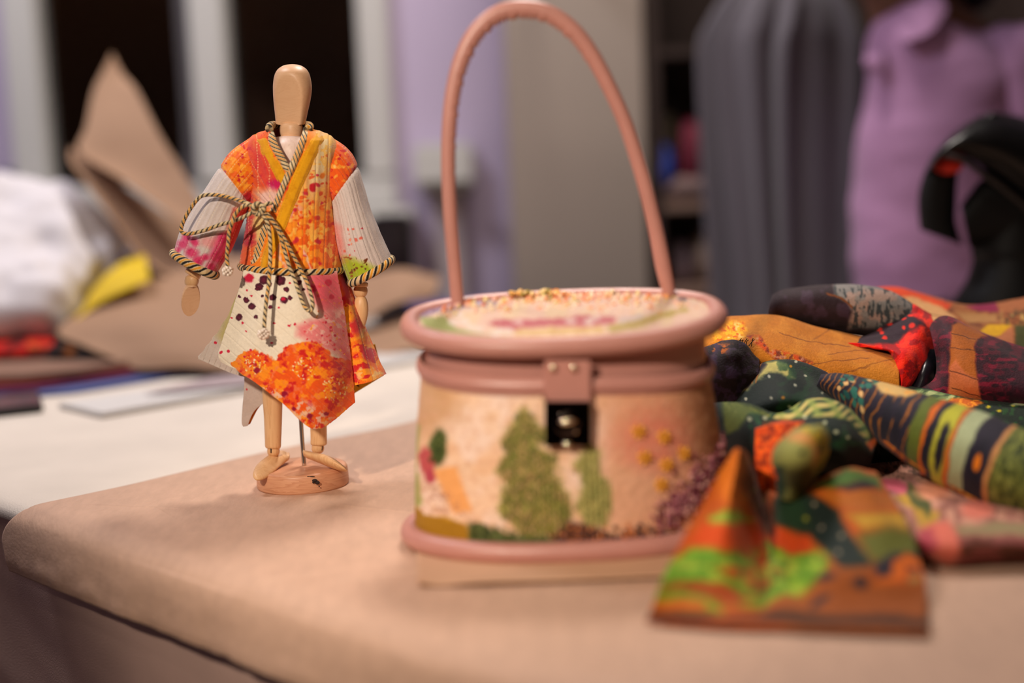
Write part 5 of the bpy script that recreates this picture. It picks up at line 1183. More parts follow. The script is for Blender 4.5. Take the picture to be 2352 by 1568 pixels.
loft('fold', [[(1990, 690, 1.20), (2060, 690, 1.21), (2140, 720, 1.2), (2230, 730, 1.2), (2350, 720, 1.2), (2450, 700, 1.2)],
    [(2000, 662, 1.17), (2060, 664, 1.17), (2140, 684, 1.17), (2230, 702, 1.17), (2350, 690, 1.17), (2450, 670, 1.17)],
    [(2040, 690, 1.13), (2085, 705, 1.13), (2160, 725, 1.12), (2240, 735, 1.12), (2350, 735, 1.12), (2450, 730, 1.12)],
    [(2080, 740, 1.12), (2130, 760, 1.10), (2190, 765, 1.08), (2270, 785, 1.07), (2360, 812, 1.07), (2450, 830, 1.06)]], 140, 190, M_pile, S8, patch, .0014, wr=.003, wsc=20, seed=21)
def dkfl(xy):
    pt = Paint(xy, (22, 40, 26), 4, 20, 3); pt.mott((40, 84, 40), 10, .58, .64, 5, .8)
    feather(pt, A9((820, 1130), (1000, 1120), (1300, 1180), (1340, 1200), (1200, 1270), (1000, 1210)), 3, ((130, 150, 100), (180, 190, 140), (70, 90, 60)))
    reg = A9((1160, 1280), (1240, 1210), (1500, 1215), (1560, 1250), (1400, 1310), (1200, 1320)); pt.poly(reg, (196, 110, 16), 3); pt.mott((236, 160, 40), 6, .5, .56, 8, .9, pt.region(reg, 3))
    for x, y in ((1720, 1340), (1610, 1300), (1850, 1290)): pt.blob(1900 + x / 4.356, 640 + y / 4.356, 5, 3.5, (196, 180, 30), .5)
    pt.blob(2340, 932, 22, 4, (190, 196, 160), .5, -.15); return pt.c
S9 = scarf('printed_scarf', 'dark green flat scarf with an orange flower cluster, under the burgundy cloth', at_=(2200, 925, .96))
loft('fold', [[(2060, 885, 1.0), (2180, 900, .985), (2350, 918, .975), (2450, 925, .97)], [(2050, 905, .97), (2170, 918, .96), (2350, 938, .95), (2450, 945, .945)], [(2040, 930, .955), (2160, 950, .94), (2350, 985, .925), (2450, 1000, .92)], [(2040, 960, .95), (2160, 985, .935), (2350, 1030, .92), (2450, 1040, .915)]], 90, 170, M_pile, S9, dkfl, .0014, wr=.002, wsc=26, seed=23)
def pinkf(xy):
    pt = Paint(xy, (186, 138, 122), 8, 30, 3); pt.mott((150, 104, 92), 26, .5, .62, 5, .8); pt.mott((214, 168, 146), 20, .54, .64, 6, .8)
    pt.mott((84, 60, 40), 5, .56, .6, 8, .8, pt.region(A8((1330, 480), (1600, 560), (1700, 640), (1420, 680), (1300, 640)), 8))
    for c in ((1380, 460), (1400, 700), (1450, 740), (1340, 690)): pt.blob(1620 + c[0] / 3.213, 900 + c[1] / 3.213, 22, 14, (196, 104, 122), .7)
    pt.poly(A8((1380, 800), (1480, 770), (1620, 880), (1720, 900), (1680, 1000), (1580, 1010), (1540, 880)), (190, 156, 70), 6)
    pt.poly(A8((1500, 680), (1560, 730), (1660, 850), (1640, 940), (1560, 860), (1480, 770)), (84, 92, 44), 4)
    pt.blob(1620 + 2000 / 3.213, 900 + 880 / 3.213, 38, 22, (214, 134, 116), .6); pt.blob(1620 + 1680 / 3.213, 900 + 740 / 3.213, 40, 22, (224, 160, 128), .8)
    pt.poly(A8((1840, 1010), (2100, 980), (2500, 960), (2500, 1060), (1880, 1060)), (160, 146, 112), 7)
    pt.poly(A8((1860, 1080), (2500, 1080), (2500, 1300), (1840, 1300)), (140, 84, 78), 8); pt.mott((96, 60, 44), 14, .52, .6, 9, .8, pt.region(A8((1860, 1100), (2500, 1080), (2500, 1300), (1840, 1300)), 8), aniso=(.4, 1))
    pt.poly(A8((1620, 1000), (1780, 960), (1870, 1060), (1880, 1180), (1800, 1260), (1700, 1220), (1600, 1080)), (218, 130, 112), 8); pt.poly(A8((1580, 1020), (1660, 1020), (1720, 1140), (1660, 1200), (1590, 1120)), (176, 84, 96), 8)
    return pt.c
S10 = scarf('floral_scarf', 'pink and peach floral scarf lying flat on the kraft paper at the right edge', at_=(2200, 1200, .82))
zr = lambda L, z: [(x, y, zY(x, y, z)) for x, y in L]
loft('fold', [zr([(1960, 1010), (2120, 1000), (2280, 1050), (2460, 1060)], .012), zr([(1990, 1120), (2130, 1110), (2280, 1130), (2460, 1140)], .020), zr([(2050, 1195), (2160, 1200), (2290, 1205), (2460, 1205)], .022),
    zr([(2100, 1240), (2170, 1250), (2290, 1250), (2460, 1248)], .018), zr([(2120, 1272), (2180, 1284), (2290, 1280), (2460, 1278)], .009), zr([(2130, 1288), (2185, 1298), (2290, 1293), (2460, 1290)], .0035)], 130, 190, M_pile, S10, pinkf, .0016, wr=.003, wsc=30, seed=25)
# frayed dark fabric by the bag and the dark cloth under the heap
def fray(xy):
    pt = Paint(xy, (44, 30, 34), 4, 14, 3); pt.mott((206, 120, 30), 10, .56, .6, 6, .9, pt.region(A6((300, 640), (520, 680), (480, 800), (320, 800)), 6)); pt.mott((80, 60, 90), 10, .5, .6, 8, .7); pt.line(A6((700, 650), (850, 720), (980, 830)), 2, (150, 100, 40), 1); return pt.c
S11 = scarf('frayed_cloth', 'dark purple frayed cloth bunched against the back right side of the handbag', 'fabric', (1690, 820, .97))
loft('fold', [[(1590, 830, 1.02), (1670, 815, 1.02), (1710, 815, 1.02), (1748, 840, 1.01)], [(1592, 808, .995), (1660, 785, .99), (1700, 790, .985), (1742, 826, .985)], [(1595, 835, .975), (1670, 815, .965), (1700, 815, .968), (1738, 850, .97)], [(1600, 880, .965), (1680, 870, .955), (1700, 870, .958), (1728, 890, .96)], [(1605, 940, .96), (1680, 940, .955), (1700, 935, .955), (1720, 930, .96)]], 90, 90, M_pile, S11, fray, .0012, wr=.004, wsc=45, seed=28)
rg = random.Random(2)
for k_ in range(7):
    x = 1690 + k_ * 6; L_ = [W(x, 792 + abs(k_ - 3), .985), W(x + rg.uniform(-4, 8), 784, .984), W(x + rg.uniform(0, 14), 776 + rg.uniform(0, 6), .984)]
    grid_obj('loose_thread', sweep(crom(L_, 8), .0003, 5), M_dark, S11, cv=True, caps=True)
S12 = scarf('dark_cloth', 'near black green cloth lying underneath the heap of scarves', 'fabric', (1950, 1000, .95))
loft('fold', [zr([(1590, 800), (1900, 800), (2150, 800), (2460, 800)], .03), [(1590, 800, 1.10), (1900, 800, 1.10), (2150, 790, 1.12), (2460, 800, 1.12)], [(1595, 880, 1.01), (1900, 900, 1.02), (2150, 900, 1.03), (2460, 920, 1.02)],
    [(1610, 980, .96), (1880, 1000, .95), (2100, 1000, .96), (2460, 1040, .94)], zr([(1630, 1120), (1880, 1110), (2050, 1070), (2460, 1120)], .015), zr([(1650, 1200), (1880, 1150), (2060, 1110), (2460, 1150)], .004)], 90, 120, M_pile, S12,
    lambda xy: Paint(xy, (20, 22, 18), 3).mott((30, 44, 28), 30, .5, .6, 4).c, .0014, wr=.003, wsc=20, seed=30)
#@@PART4
#@@PART4
# ------------------------------------------------------------------ things at the back of the table
def simple_tag(o, l, c, g=None): return tag(o, l, c, g)
# white cutting board
wb = [Z(235, 962, 0), Z(560, 905, 0)]; d_ = wb[1] - wb[0]; d_ /= np.linalg.norm(d_); n_ = np.array([d_[1], -d_[0], 0])
p0 = wb[0]; p1 = wb[0] + d_ * .62; q0 = p0 - n_ * .09; q1 = p1 - n_ * .06
simple_tag(flat_poly('cutting_board', [p0, p1, q1, q0], .0002, .0055, mat('white_board', (212, 208, 204), .6), bev=.0012), 'thin white cutting board lying behind the mannequin, its grey edge toward the front', 'board')
# phone
ph = [Z(-80, 968, 0), Z(100, 948, 0), Z(92, 915, 0), Z(-60, 932, 0)]
phn = tag(empty('mobile_phone', tuple((ph[0] + ph[2]) / 2)), 'dark grey mobile phone lying on the cream cloth at the left edge', 'phone')
flat_poly('case', ph, .0005, .008, mat('phone_case', (38, 36, 40), .35), phn, .002)
cmid = sum(ph) / 4; flat_poly('screen', [cmid + (p - cmid) * .93 for p in ph], .0086, .0004, mat('phone_screen', (96, 84, 92), .08, spec=.8), phn, .0001)
# layered fabrics at the left
def slab_rows(name, top, bot, z, th, col, label, sc_='fabric', group=None):
    pts = [Z(x, y, z) for x, y in top] + [Z(x, y, z) for x, y in bot[::-1]]
    return simple_tag(flat_poly(name, pts, z, th, mat(name, col, .85, bump=.4, bsc=300), bev=.0015), label, sc_, group)
slab_rows('folded_fabric', [(-120, 896), (60, 888), (330, 846), (460, 838)], [(-120, 925), (60, 914), (170, 905), (470, 858)], .0005, .003, (84, 96, 148), 'blue folded fabric, lowest layer by the phone')
slab_rows('folded_fabric', [(-120, 880), (100, 870), (330, 838), (440, 830)], [(-120, 909), (60, 900), (200, 880), (440, 845)], .0040, .004, (132, 54, 112), 'magenta folded fabric between the blue one and the salmon one')
slab_rows('folded_fabric', [(-120, 868), (100, 858), (300, 832), (420, 824)], [(-120, 899), (60, 888), (180, 872), (400, 840)], .0085, .004, (164, 74, 66), 'salmon red folded fabric over the magenta one')
slab_rows('folded_fabric', [(-120, 830), (200, 824), (380, 805)], [(-120, 882), (60, 876), (170, 864), (380, 830)], .0130, .007, (134, 100, 82), 'brown folded fabric, uppermost of the flat layers at the left')
simple_tag(flat_poly('tissue_sheet', [Z(330, 905, .008), Z(480, 868, .008), Z(620, 850, .008), (Z(600, 880, .008))], .0082, .0006, mat('grey_lilac_sheet', (168, 150, 152), .8), bev=0), 'thin grey lilac sheet on the white cutting board behind the skirt', 'sheet')
RF = lambda xy: Paint(xy, (186, 34, 14), 4, 14, 3).mott((200, 100, 30), 22, .52, .6, 5).mott((90, 10, 10), 18, .54, .62, 7).c
o = loft('folded_cloth', [[(-60, 775, 1.70), (60, 775, 1.70), (150, 780, 1.68)], [(-60, 790, 1.62), (60, 785, 1.62), (140, 786, 1.62)], [(-60, 812, 1.595), (60, 808, 1.595), (150, 806, 1.60)], [(-60, 830, 1.60), (60, 826, 1.60), (160, 822, 1.61)]], 40, 60, M_pile, None, RF, .002, wr=.003)
tag(o, 'red and orange printed cloth squeezed under the white crumpled cloth', 'fabric')
o = loft('dark_cloth', [[(105, 782, 1.66), (160, 765, 1.66), (260, 800, 1.66), (330, 820, 1.66)], [(108, 800, 1.60), (160, 795, 1.59), (240, 815, 1.59), (330, 840, 1.58)], [(112, 830, 1.585), (170, 835, 1.575), (260, 848, 1.56), (345, 856, 1.55)]], 30, 50, M_pile, None,
         lambda xy: Paint(xy, (34, 20, 16), 3).blob(160, 808, 14, 10, (150, 90, 20), .8).c, .002, wr=.004)
tag(o, 'dark brown cloth with a gold spot, tucked under the lower kraft pattern sheet', 'fabric')
# white crumpled cloth heap
o = loft('crumpled_cloth', [[(-90, 440, 1.95), (60, 440, 1.95), (160, 470, 1.92), (240, 540, 1.9), (290, 600, 1.88)],
    [(-90, 405, 1.88), (55, 398, 1.88), (165, 425, 1.86), (235, 492, 1.85), (286, 552, 1.84)],
    [(-90, 480, 1.78), (50, 480, 1.78), (140, 500, 1.77), (200, 545, 1.78), (284, 572, 1.82)],
    [(-90, 590, 1.70), (50, 590, 1.69), (130, 600, 1.70), (180, 620, 1.74), (250, 640, 1.79)],
    [(-90, 700, 1.65), (50, 705, 1.64), (110, 705, 1.66), (150, 700, 1.70), (200, 705, 1.74)],
    [(-90, 790, 1.66), (50, 786, 1.66), (100, 778, 1.67), (128, 762, 1.69), (150, 765, 1.72)]], 150, 150, mat('white_muslin', (218, 212, 214), .9, bump=.3, bsc=200, var=.05, vsc=12), None, None, .002, wr=.045, wsc=11, seed=33)
tag(o, 'white crumpled cloth heaped at the left below the window', 'cloth')
o = loft('folded_cloth', [[(196, 745, 1.72), (262, 620, 1.78), (330, 575, 1.8)], [(180, 735, 1.66), (250, 625, 1.70), (336, 600, 1.72)], [(168, 745, 1.64), (225, 700, 1.66), (345, 645, 1.68)]], 40, 60, mat('yellow_cloth', (222, 186, 10), .7, bump=.3), None, None, .002, wr=.004)
tag(o, 'bright yellow cloth corner between the white heap and the kraft pattern sheets', 'fabric')
def ksheet(rows, label, wr=.004, thick=.0012, nu=60, nv=60, seed=2):
    return tag(loft('pattern_sheet', rows, nu, nv, M_kb, None, None, thick, wr=wr, wsc=8, seed=seed), label, 'paper')
M_kb = mat('kraft_pattern_paper', (162, 126, 98), .75, bump=.3, bsc=100, var=.05, vsc=12)
ksheet([[(258, 120, 1.93), (275, 150, 1.93), (285, 170, 1.93)], [(216, 205, 1.90), (262, 215, 1.90), (318, 215, 1.90)], [(196, 290, 1.86), (270, 300, 1.86), (368, 312, 1.86)], [(182, 345, 1.83), (290, 390, 1.83), (430, 410, 1.83)], [(270, 405, 1.80), (370, 470, 1.80), (475, 500, 1.80)], [(370, 478, 1.77), (430, 520, 1.77), (500, 560, 1.77)]],
    'tall pointed kraft paper pattern sheet leaning up in front of the window', .006)
ksheet([[(160, 340, 1.86), (300, 440, 1.86), (420, 515, 1.86), (520, 560, 1.86)], [(162, 372, 1.82), (280, 480, 1.82), (400, 560, 1.82), (520, 610, 1.82)], [(200, 420, 1.78), (300, 540, 1.78), (400, 620, 1.78), (520, 660, 1.78)], [(270, 510, 1.75), (330, 595, 1.75), (410, 650, 1.75), (520, 700, 1.75)]],
    'creased darker kraft paper pattern sheet just below the tall pointed one', .006, seed=5)
ksheet([[(338, 628, 1.80), (392, 604, 1.82), (460, 590, 1.82), (600, 600, 1.82), (700, 610, 1.82)], [(230, 690, 1.70), (330, 660, 1.72), (440, 655, 1.72), (560, 665, 1.72), (700, 690, 1.72)], [(132, 760, 1.62), (300, 730, 1.62), (430, 730, 1.62), (560, 745, 1.62), (700, 770, 1.62)], [(180, 790, 1.585), (300, 800, 1.575), (430, 800, 1.56), (560, 810, 1.56), (700, 820, 1.56)], [(232, 818, 1.565), (318, 852, 1.55), (430, 845, 1.54), (560, 850, 1.53), (700, 850, 1.53)]],
    'broad kraft paper pattern sheet curving forward behind the quilted skirt', .008, nu=90, nv=100, seed=7)
ksheet([[(780, 650, 1.83), (860, 628, 1.83), (930, 620, 1.83), (1010, 640, 1.83)], [(780, 690, 1.78), (860, 680, 1.78), (930, 660, 1.78), (1005, 662, 1.80)], [(780, 740, 1.74), (850, 730, 1.74), (910, 700, 1.75), (990, 688, 1.78)]],
    'kraft paper pattern sheet rising between the jacket sleeve and the bag handle', .006, seed=9)
ksheet([[(780, 760, 1.78), (860, 745, 1.78), (950, 720, 1.78), (1060, 700, 1.78)], [(780, 790, 1.70), (860, 780, 1.70), (950, 760, 1.70), (1060, 740, 1.70)], [(780, 832, 1.62), (870, 818, 1.62), (950, 800, 1.63), (1060, 790, 1.64)]],
    'low kraft paper pattern sheet lying left of the pink bag rim', .005, seed=11)
slab_rows('folded_fabric', [(930, 700), (1120, 690)], [(960, 740), (1120, 730)], .03, .004, (70, 60, 110), 'violet folded fabric glimpsed behind the left foot of the bag handle')
# black box at the back
bk = tag(empty('black_box', tuple(W(895, 620, 1.93))), 'black box with rounded corners standing behind the right jacket sleeve', 'box')
zb = float(W(895, 700, 1.93)[2]); xa, xb = xw(850, 1.93, 560), xw(942, 1.93, 560)
box_obj('housing', xa, xb, 1.93, 2.0, 0.0002, zw(900, 497, 1.93), mat('black_box_plastic', (26, 22, 28), .5), bk, .006)
box_obj('front_panel', xa + .008, xb - .008, 1.9275, 1.932, .012, zw(900, 505, 1.93), mat('black_panel', (34, 28, 36), .3), bk, .002)
# grey crumpled thing far left by the wall
o = loft('folded_cloth', [[(-70, 400, 2.2), (20, 392, 2.2), (40, 400, 2.2)], [(-70, 410, 2.12), (10, 405, 2.12), (36, 414, 2.14)], [(-70, 432, 2.10), (10, 430, 2.10), (44, 428, 2.12)]], 20, 30, mat('navy_cloth', (34, 38, 74), .85), None, None, .002, wr=.004)
tag(o, 'navy blue cloth on the white heap at the far left edge', 'fabric')
# wall fittings
wbx = struct(empty('trim_1', tuple(W(1020, 400, WY))))
Zc = lambda y: zw(1020, y, WY)
box_obj('wall_box', xw(950, WY), xw(1085, WY), WY - .05, WY - .0005, Zc(422), Zc(330), M_white, wbx, .006)
box_obj('wall_box_shade', xw(965, WY), xw(1085, WY), WY - .07, WY - .0005, Zc(440), Zc(423), mat('grey_brown_shade', (96, 86, 78), .6), wbx, .004)  # dark slab standing in for the shadow under the wall box
box_obj('conduit', xw(990, WY), xw(1056, WY), WY - .035, WY - .0005, FLZ, Zc(441), mat('conduit_beige', (190, 176, 178), .6), wbx, .004)
# beige wardrobe side panel
WD = 2.26
wd = tag(empty('wardrobe', (xw(1320, WD), WD, FLZ)), 'tall beige wardrobe with plain doors standing behind the bag handle', 'wardrobe')
M_bei = mat('beige_laminate', (172, 158, 146), .5, var=.02, vsc=3)
xa, xb = xw(1166, WD), xw(1484, WD)
box_obj('carcass', xa, xb, WD + .02, 2.44, FLZ + .0005, 1.5, M_bei, wd, .003)
box_obj('door', xa + .001, xb - .001, WD, WD + .018, FLZ + .06, 1.49, M_bei, wd, .003)
# open shelving unit
M_shade = mat('shade_dark_shelving', (52, 36, 30), .7, var=.1, vsc=10)  # dark colour stands in for the shadow at the back right
M_brd = mat('shelf_board', (150, 122, 108), .6, var=.05, vsc=10)
SY = 2.24; xs0 = xb + .004; xs1 = xw(2420, SY)
sh = tag(empty('shelving_unit', ((xs0 + xs1) / 2, SY, FLZ)), 'shelving unit, panels coloured dark for shade, with pale shelf boards, behind the grey garment', 'shelf')
box_obj('side_panel', xs0, xs0 + .018, SY, 2.44, FLZ + .0005, 1.5, M_shade, sh)
box_obj('side_panel', xs1, xs1 + .018, SY, 2.44, FLZ + .0005, 1.5, M_shade, sh)
box_obj('back_panel', xs0 + .018, xs1, 2.425, 2.44, FLZ + .0005, 1.5, M_shade, sh, 0)
box_obj('top_panel', xs0, xs1 + .018, SY - .005, 2.44, 1.5, 1.52, M_shade, sh)
zs = [zw(1560, y, SY) for y in (462, 660, 108)]
box_obj('shelf_board', xs0 + .018, xs1, SY + .002, 2.425, zs[0] - .016, zs[0], M_brd, sh)
box_obj('shelf_board', xs0 + .018, xs1, SY + .002, 2.425, zs[1] - .016, zs[1], M_brd, sh)
box_obj('shelf_board', xs0 + .018, xs1, SY + .002, 2.425, zs[2] - .016, zs[2], M_shade, sh)
def lump(name, x0, x1, ytop, zb_, Y, m, label, cat, dep=.05, seed=1):
    a, b = xw(x0, Y), xw(x1, Y); zt_ = zw((x0 + x1) / 2, ytop, Y); n = 28
    u, v = np.meshgrid(np.linspace(-1, 1, n), np.linspace(0, 2 * np.pi, 40, endpoint=False), indexing='ij')
    zc_ = (zb_ + zt_) / 2; hz = (zt_ - zb_) / 2
    P = np.stack([(a + b) / 2 + u * (b - a) / 2, Y + dep * np.cos(v) * (1 - u ** 4 * .8), zc_ + hz * np.sin(v) * (1 - u ** 4 * .7)], -1)
    P[..., 2] = np.maximum(P[..., 2] + .006 * (fbm(P * 30, 2, seed) - .5), zb_ + .0005)
    return tag(grid_obj(name, P, m, None, cv=True, caps=True), label, cat)
lump('folded_fabric', 1492, 1546, 330, zs[0], 2.29, mat('blue_fabric', (36, 60, 150), .8), 'bright blue folded fabric on the upper shelf beside the wardrobe', 'fabric', seed=2)
lump('yarn_ball', 1515, 1555, 262, zs[0] + .045, 2.33, mat('cream_yarn', (150, 140, 120), .9), 'cream ball of yarn behind the blue folded fabric', 'yarn', .03, 3)
lump('folded_fabric', 1552, 1612, 268, zs[0], 2.30, mat('dark_red_fabric', (104, 14, 40), .8), 'dark crimson folded fabric right of the blue one on the shelf', 'fabric', seed=4)
lump('folded_fabric', 1614, 1690, 300, zs[0], 2.30, mat('rust_fabric', (90, 40, 30), .8), 'rust brown folded fabric on the shelf next to the grey garment', 'fabric', seed=5)
lump('folded_fabric', 1500, 1650, 405, zs[0], 2.262, mat('grey_pink_fabric', (128, 104, 100), .85), 'flat grey pink fabric folded along the front of the shelf', 'fabric', .02, 6)
lump('yarn_ball', 1535, 1582, 556, zs[1], 2.30, mat('lilac_yarn', (168, 148, 160), .9), 'pale lilac ball of yarn on the lower shelf', 'yarn', .03, 7)
lump('folded_fabric', 1584, 1650, 530, zs[1], 2.31, mat('sand_fabric', (158, 134, 118), .85), 'sand coloured folded fabric on the lower shelf right of the lilac yarn', 'fabric', seed=8)
# hanging grey pleated garment on a rail
GY = 2.12
gm = tag(empty('hanging_dress', tuple(W(1790, 700, GY))), 'long grey pleated dress hanging behind the scarves', 'dress')
st = [(1800, -120, 60, 0, .03, GY, 0), (1798, -60, 85, 0, .045, GY, 0), (1802, 0, 128, 4, .055, GY, 0), (1798, 60, 156, 6, .06, GY, 0), (1792, 120, 168, 6, .06, GY, 0), (1795, 300, 166, 4, .06, GY, 0), (1802, 500, 160, 4, .065, GY, 0), (1812, 720, 154, 4, .07, GY, 0), (1820, 1000, 158, 4, .075, GY, 0), (1825, 1300, 162, 4, .08, GY, 0)]
P, xy, t = tube_px(st, 160, 420)
ctr = P.mean(1, keepdims=True); rr_ = P - ctr
am = np.linspace(0, 1, 160)[:, None]; ph_ = t[None] * 11 + 2.6 * np.sin(t[None] * 2.3 + am * 2.0) + 1.2 * np.sin(t[None] * 5 - am * 3)
P = ctr + rr_ * (1 + (.16 + .06 * am) * np.sin(ph_) * np.clip(am * 6, 0.1, 1) * (.6 + .4 * np.sin(t[None] * 5)))[..., None] 
grid_obj('dress_body', P, mat('grey_pleated_fabric', (92, 87, 96), .8, bump=.3, bsc=200, sheen=.2), gm, cv=True, thick=.002)
zr_ = zw(1800, -110, GY)
P = sweep(crom([W(1690, -20, GY), W(1740, -75, GY), W(1800, -95, GY), W(1850, -75, GY), W(1890, -20, GY)], 40), .006, 12)
grid_obj('hanger', P, mat('hanger_wood', (120, 84, 60), .5), gm, cv=True, caps=True)
xh = float(W(1800, -95, GY)[0])
grid_obj('hanger_hook', sweep(crom([(xh, GY, zr_ - .01), (xh, GY, zr_ + .05), (xh, GY - .015, zr_ + .085), (xh, GY, zr_ + .099), (xh, GY + .016, zr_ + .085)], 30), .002, 8), M_steel, gm, cv=True, caps=True)
rl = tag(empty('garment_rail', (xh, GY, FLZ)), 'steel garment rail carrying the long grey dress', 'rail')
zrl = zr_ + .090
xr0, xr1 = xw(1250, GY), xw(2520, GY)
grid_obj('rail_bar', sweep(np.array([(xr0, GY, zrl), (xh, GY, zrl), (xr1, GY, zrl)]), .008, 14), M_steel, rl, cv=True, caps=True)
# posts stand behind the wardrobe front line, hidden by the bag and the person
for x_ in (xr1,):
    grid_obj('rail_post', sweep(np.array([(x_, GY, FLZ + .001), (x_, GY, zrl)]), .010, 14), M_steel, rl, cv=True, caps=True)
    grid_obj('rail_foot', sweep(np.array([(x_, GY - .12, FLZ + .014), (x_, GY + .12, FLZ + .014)]), .012, 12), M_steel, rl, cv=True, caps=True)
grid_obj('rail_bracket', sweep(np.array([(xr0, GY, zrl), (xr0, WD - .0005, zrl)]), .008, 12), M_steel, rl, cv=True, caps=True)

# ------------------------------------------------------------------ person in the lilac shirt
PY = 1.92
pe = tag(empty('person', tuple(W(2230, 1500, PY))), 'person in a lilac collared shirt standing at the far side of the table, head bent', 'person')
M_skin = mat('brown_skin', (104, 66, 50), .55)
M_shirt = mat('lilac_shirt', (168, 124, 164), .85, bump=.4, bsc=150, sheen=.1)
M_trou = mat('dark_trousers', (30, 28, 34), .85)
M_hair = mat('black_hair', (14, 11, 10), .5)
def wp(x, y, dY=0): return Vector(W(x, y, PY + dY))
foot_z = FLZ + .03
neck = wp(2085, 20, -.01); chest = wp(2190, 240); belly = wp(2190, 560); hip = wp(2210, 860); head0 = wp(2050, -120, -.02)
hx, hy_ = hip.x, hip.y
J = {}; vl = []; rl_ = []; el = []
def jn(p, r, prev=None):
    vl.append(Vector(p)); rl_.append(r); i = len(vl) - 1
    if prev is not None: el.append((prev, i))
    return i
pel = jn(hip, (.135, .09)); bl = jn(belly, (.115, .09), pel); ch = jn(chest, (.125, .085), bl); up = jn(chest.lerp(neck, .55), (.095, .06), ch)
nk = jn(neck, (.052, .052), up); hb = jn(neck.lerp(head0, .5), (.055, .055), nk); hc_ = jn(head0, (.078, .092), hb); ht = jn(head0 + Vector((-.015, 0, .085)), (.065, .075), hc_)
for sx, shp, elb, wri in ((1, wp(2318, 200, -.03), wp(2420, 520, -.08), wp(2330, 700, -.22)), (-1, wp(2140, 190, .13), wp(2120, 500, .16), wp(2040, 640, .02))):
    a = jn(shp, (.058, .058), up); b = jn(shp.lerp(elb, .5), (.048, .048), a); c = jn(elb, (.040, .040), b); d_2 = jn(elb.lerp(wri, .6), (.034, .034), c); e_ = jn(wri, (.026, .020), d_2)
    dirn = (wri - elb).normalized(); palm = jn(wri + dirn * .05, (.036, .016), e_)
    side = dirn.cross(Vector((0, 0, 1))).normalized()
    for k_ in range(4):
        L_ = (.030, .036, .034, .026)[k_]; s0 = palm; base_ = wri + dirn * .085 + side * (.022 * (k_ - 1.5) / 1.5 * .95)
        f0 = jn(base_, (.0095, .0095), s0); f1 = jn(base_ + dirn * L_ + Vector((0, 0, -.006)), (.0085, .0085), f0); f2 = jn(base_ + dirn * L_ * 1.8 + Vector((0, 0, -.022)), (.0075, .0075), f1)
    t0 = jn(wri + dirn * .03 - side * .034, (.011, .011), e_); t1 = jn(wri + dirn * .062 - side * .052, (.0095, .0095), t0)
for sx in (-.09, .09):
    a = jn((hx + sx, hy_, hip.z - .08), (.085, .085), pel); b = jn((hx + sx, hy_ - .01, hip.z - .42), (.058, .058), a); c = jn((hx + sx, hy_, FLZ + .10), (.038, .038), b)
    d_2 = jn((hx + sx, hy_ - .02, FLZ + .045), (.042, .042), c); e_ = jn((hx + sx, hy_ - .17, FLZ + .035), (.036, .028), d_2)
me = bpy.data.meshes.new('body'); me.from_pydata(vl, el, []); me.materials.append(M_skin)
bo = bpy.data.objects.new('body', me); COL.objects.link(bo); bo.parent = pe; bo.matrix_parent_inverse = Matrix.Translation(-pe.location)
m_ = bo.modifiers.new('skin', 'SKIN'); m_.use_smooth_shade = True
for i, r in enumerate(rl_):
    v = me.skin_vertices[0].data[i]; v.radius = r; v.use_root = (i == 0)
bo.modifiers.new('sub', 'SUBSURF').levels = 1
bo.modifiers['sub'].render_levels = 2
# face and hair
fd = Vector((-.75, -.62, -.22)).normalized(); fr_ = fd.cross(Vector((0, 0, 1))).normalized(); fu = fr_.cross(fd)
hc2 = head0 + Vector((0, 0, .02))
M_eye = mat('eye_white', (220, 215, 210), .2)
for k_ in (-1, 1):
    ey = blobs('eye', [tuple(hc2 + fd * .078 + fr_ * k_ * .032 + fu * .012)], [.012], M_eye, pe)
    sub(blobs('iris', [tuple(hc2 + fd * .087 + fr_ * k_ * .032 + fu * .011)], [.0055], M_hair, pe), ey)
    blobs('ear', [tuple(hc2 + fr_ * k_ * .088 - fu * .004)], [(.010, .014, .022)], M_skin, pe)
blobs('nose', [tuple(hc2 + fd * .092 - fu * .016), tuple(hc2 + fd * .086 - fu * .002)], [.013, .010], M_skin, pe)
blobs('lips', [tuple(hc2 + fd * .078 - fu * .048 + fr_ * k_ * .010) for k_ in (-1, 0, 1)], [(.012, .009, .006)] * 3, mat('lip', (130, 62, 58), .5), pe)
cs, rs = [], []; rg = random.Random(3)
for i in range(240):
    v = Vector((rg.gauss(0, 1), rg.gauss(0, 1), rg.gauss(0, 1))).normalized()
    if v.dot(fd) > .25 and v.dot(fu) < .62: continue
    if v.z < -.55: continue
    cs.append(tuple(head0 + Vector((0, 0, .035)) + Vector((v.x * .088, v.y * .095, v.z * .088)) - fd * .012)); rs.append((.022, .022, .026))
blobs('hair', cs, rs, M_hair, pe, seg=8)
pn = crom([wp(2140, -140, .05), wp(2200, -80, .06), wp(2240, -20, .06), wp(2262, 12, .05)], 20)
grid_obj('ponytail', sweep(pn, np.interp(np.linspace(0, 1, 20), [0, .4, .8, 1], [.030, .038, .030, .010]), 16), M_hair, pe, cv=True, caps=True)
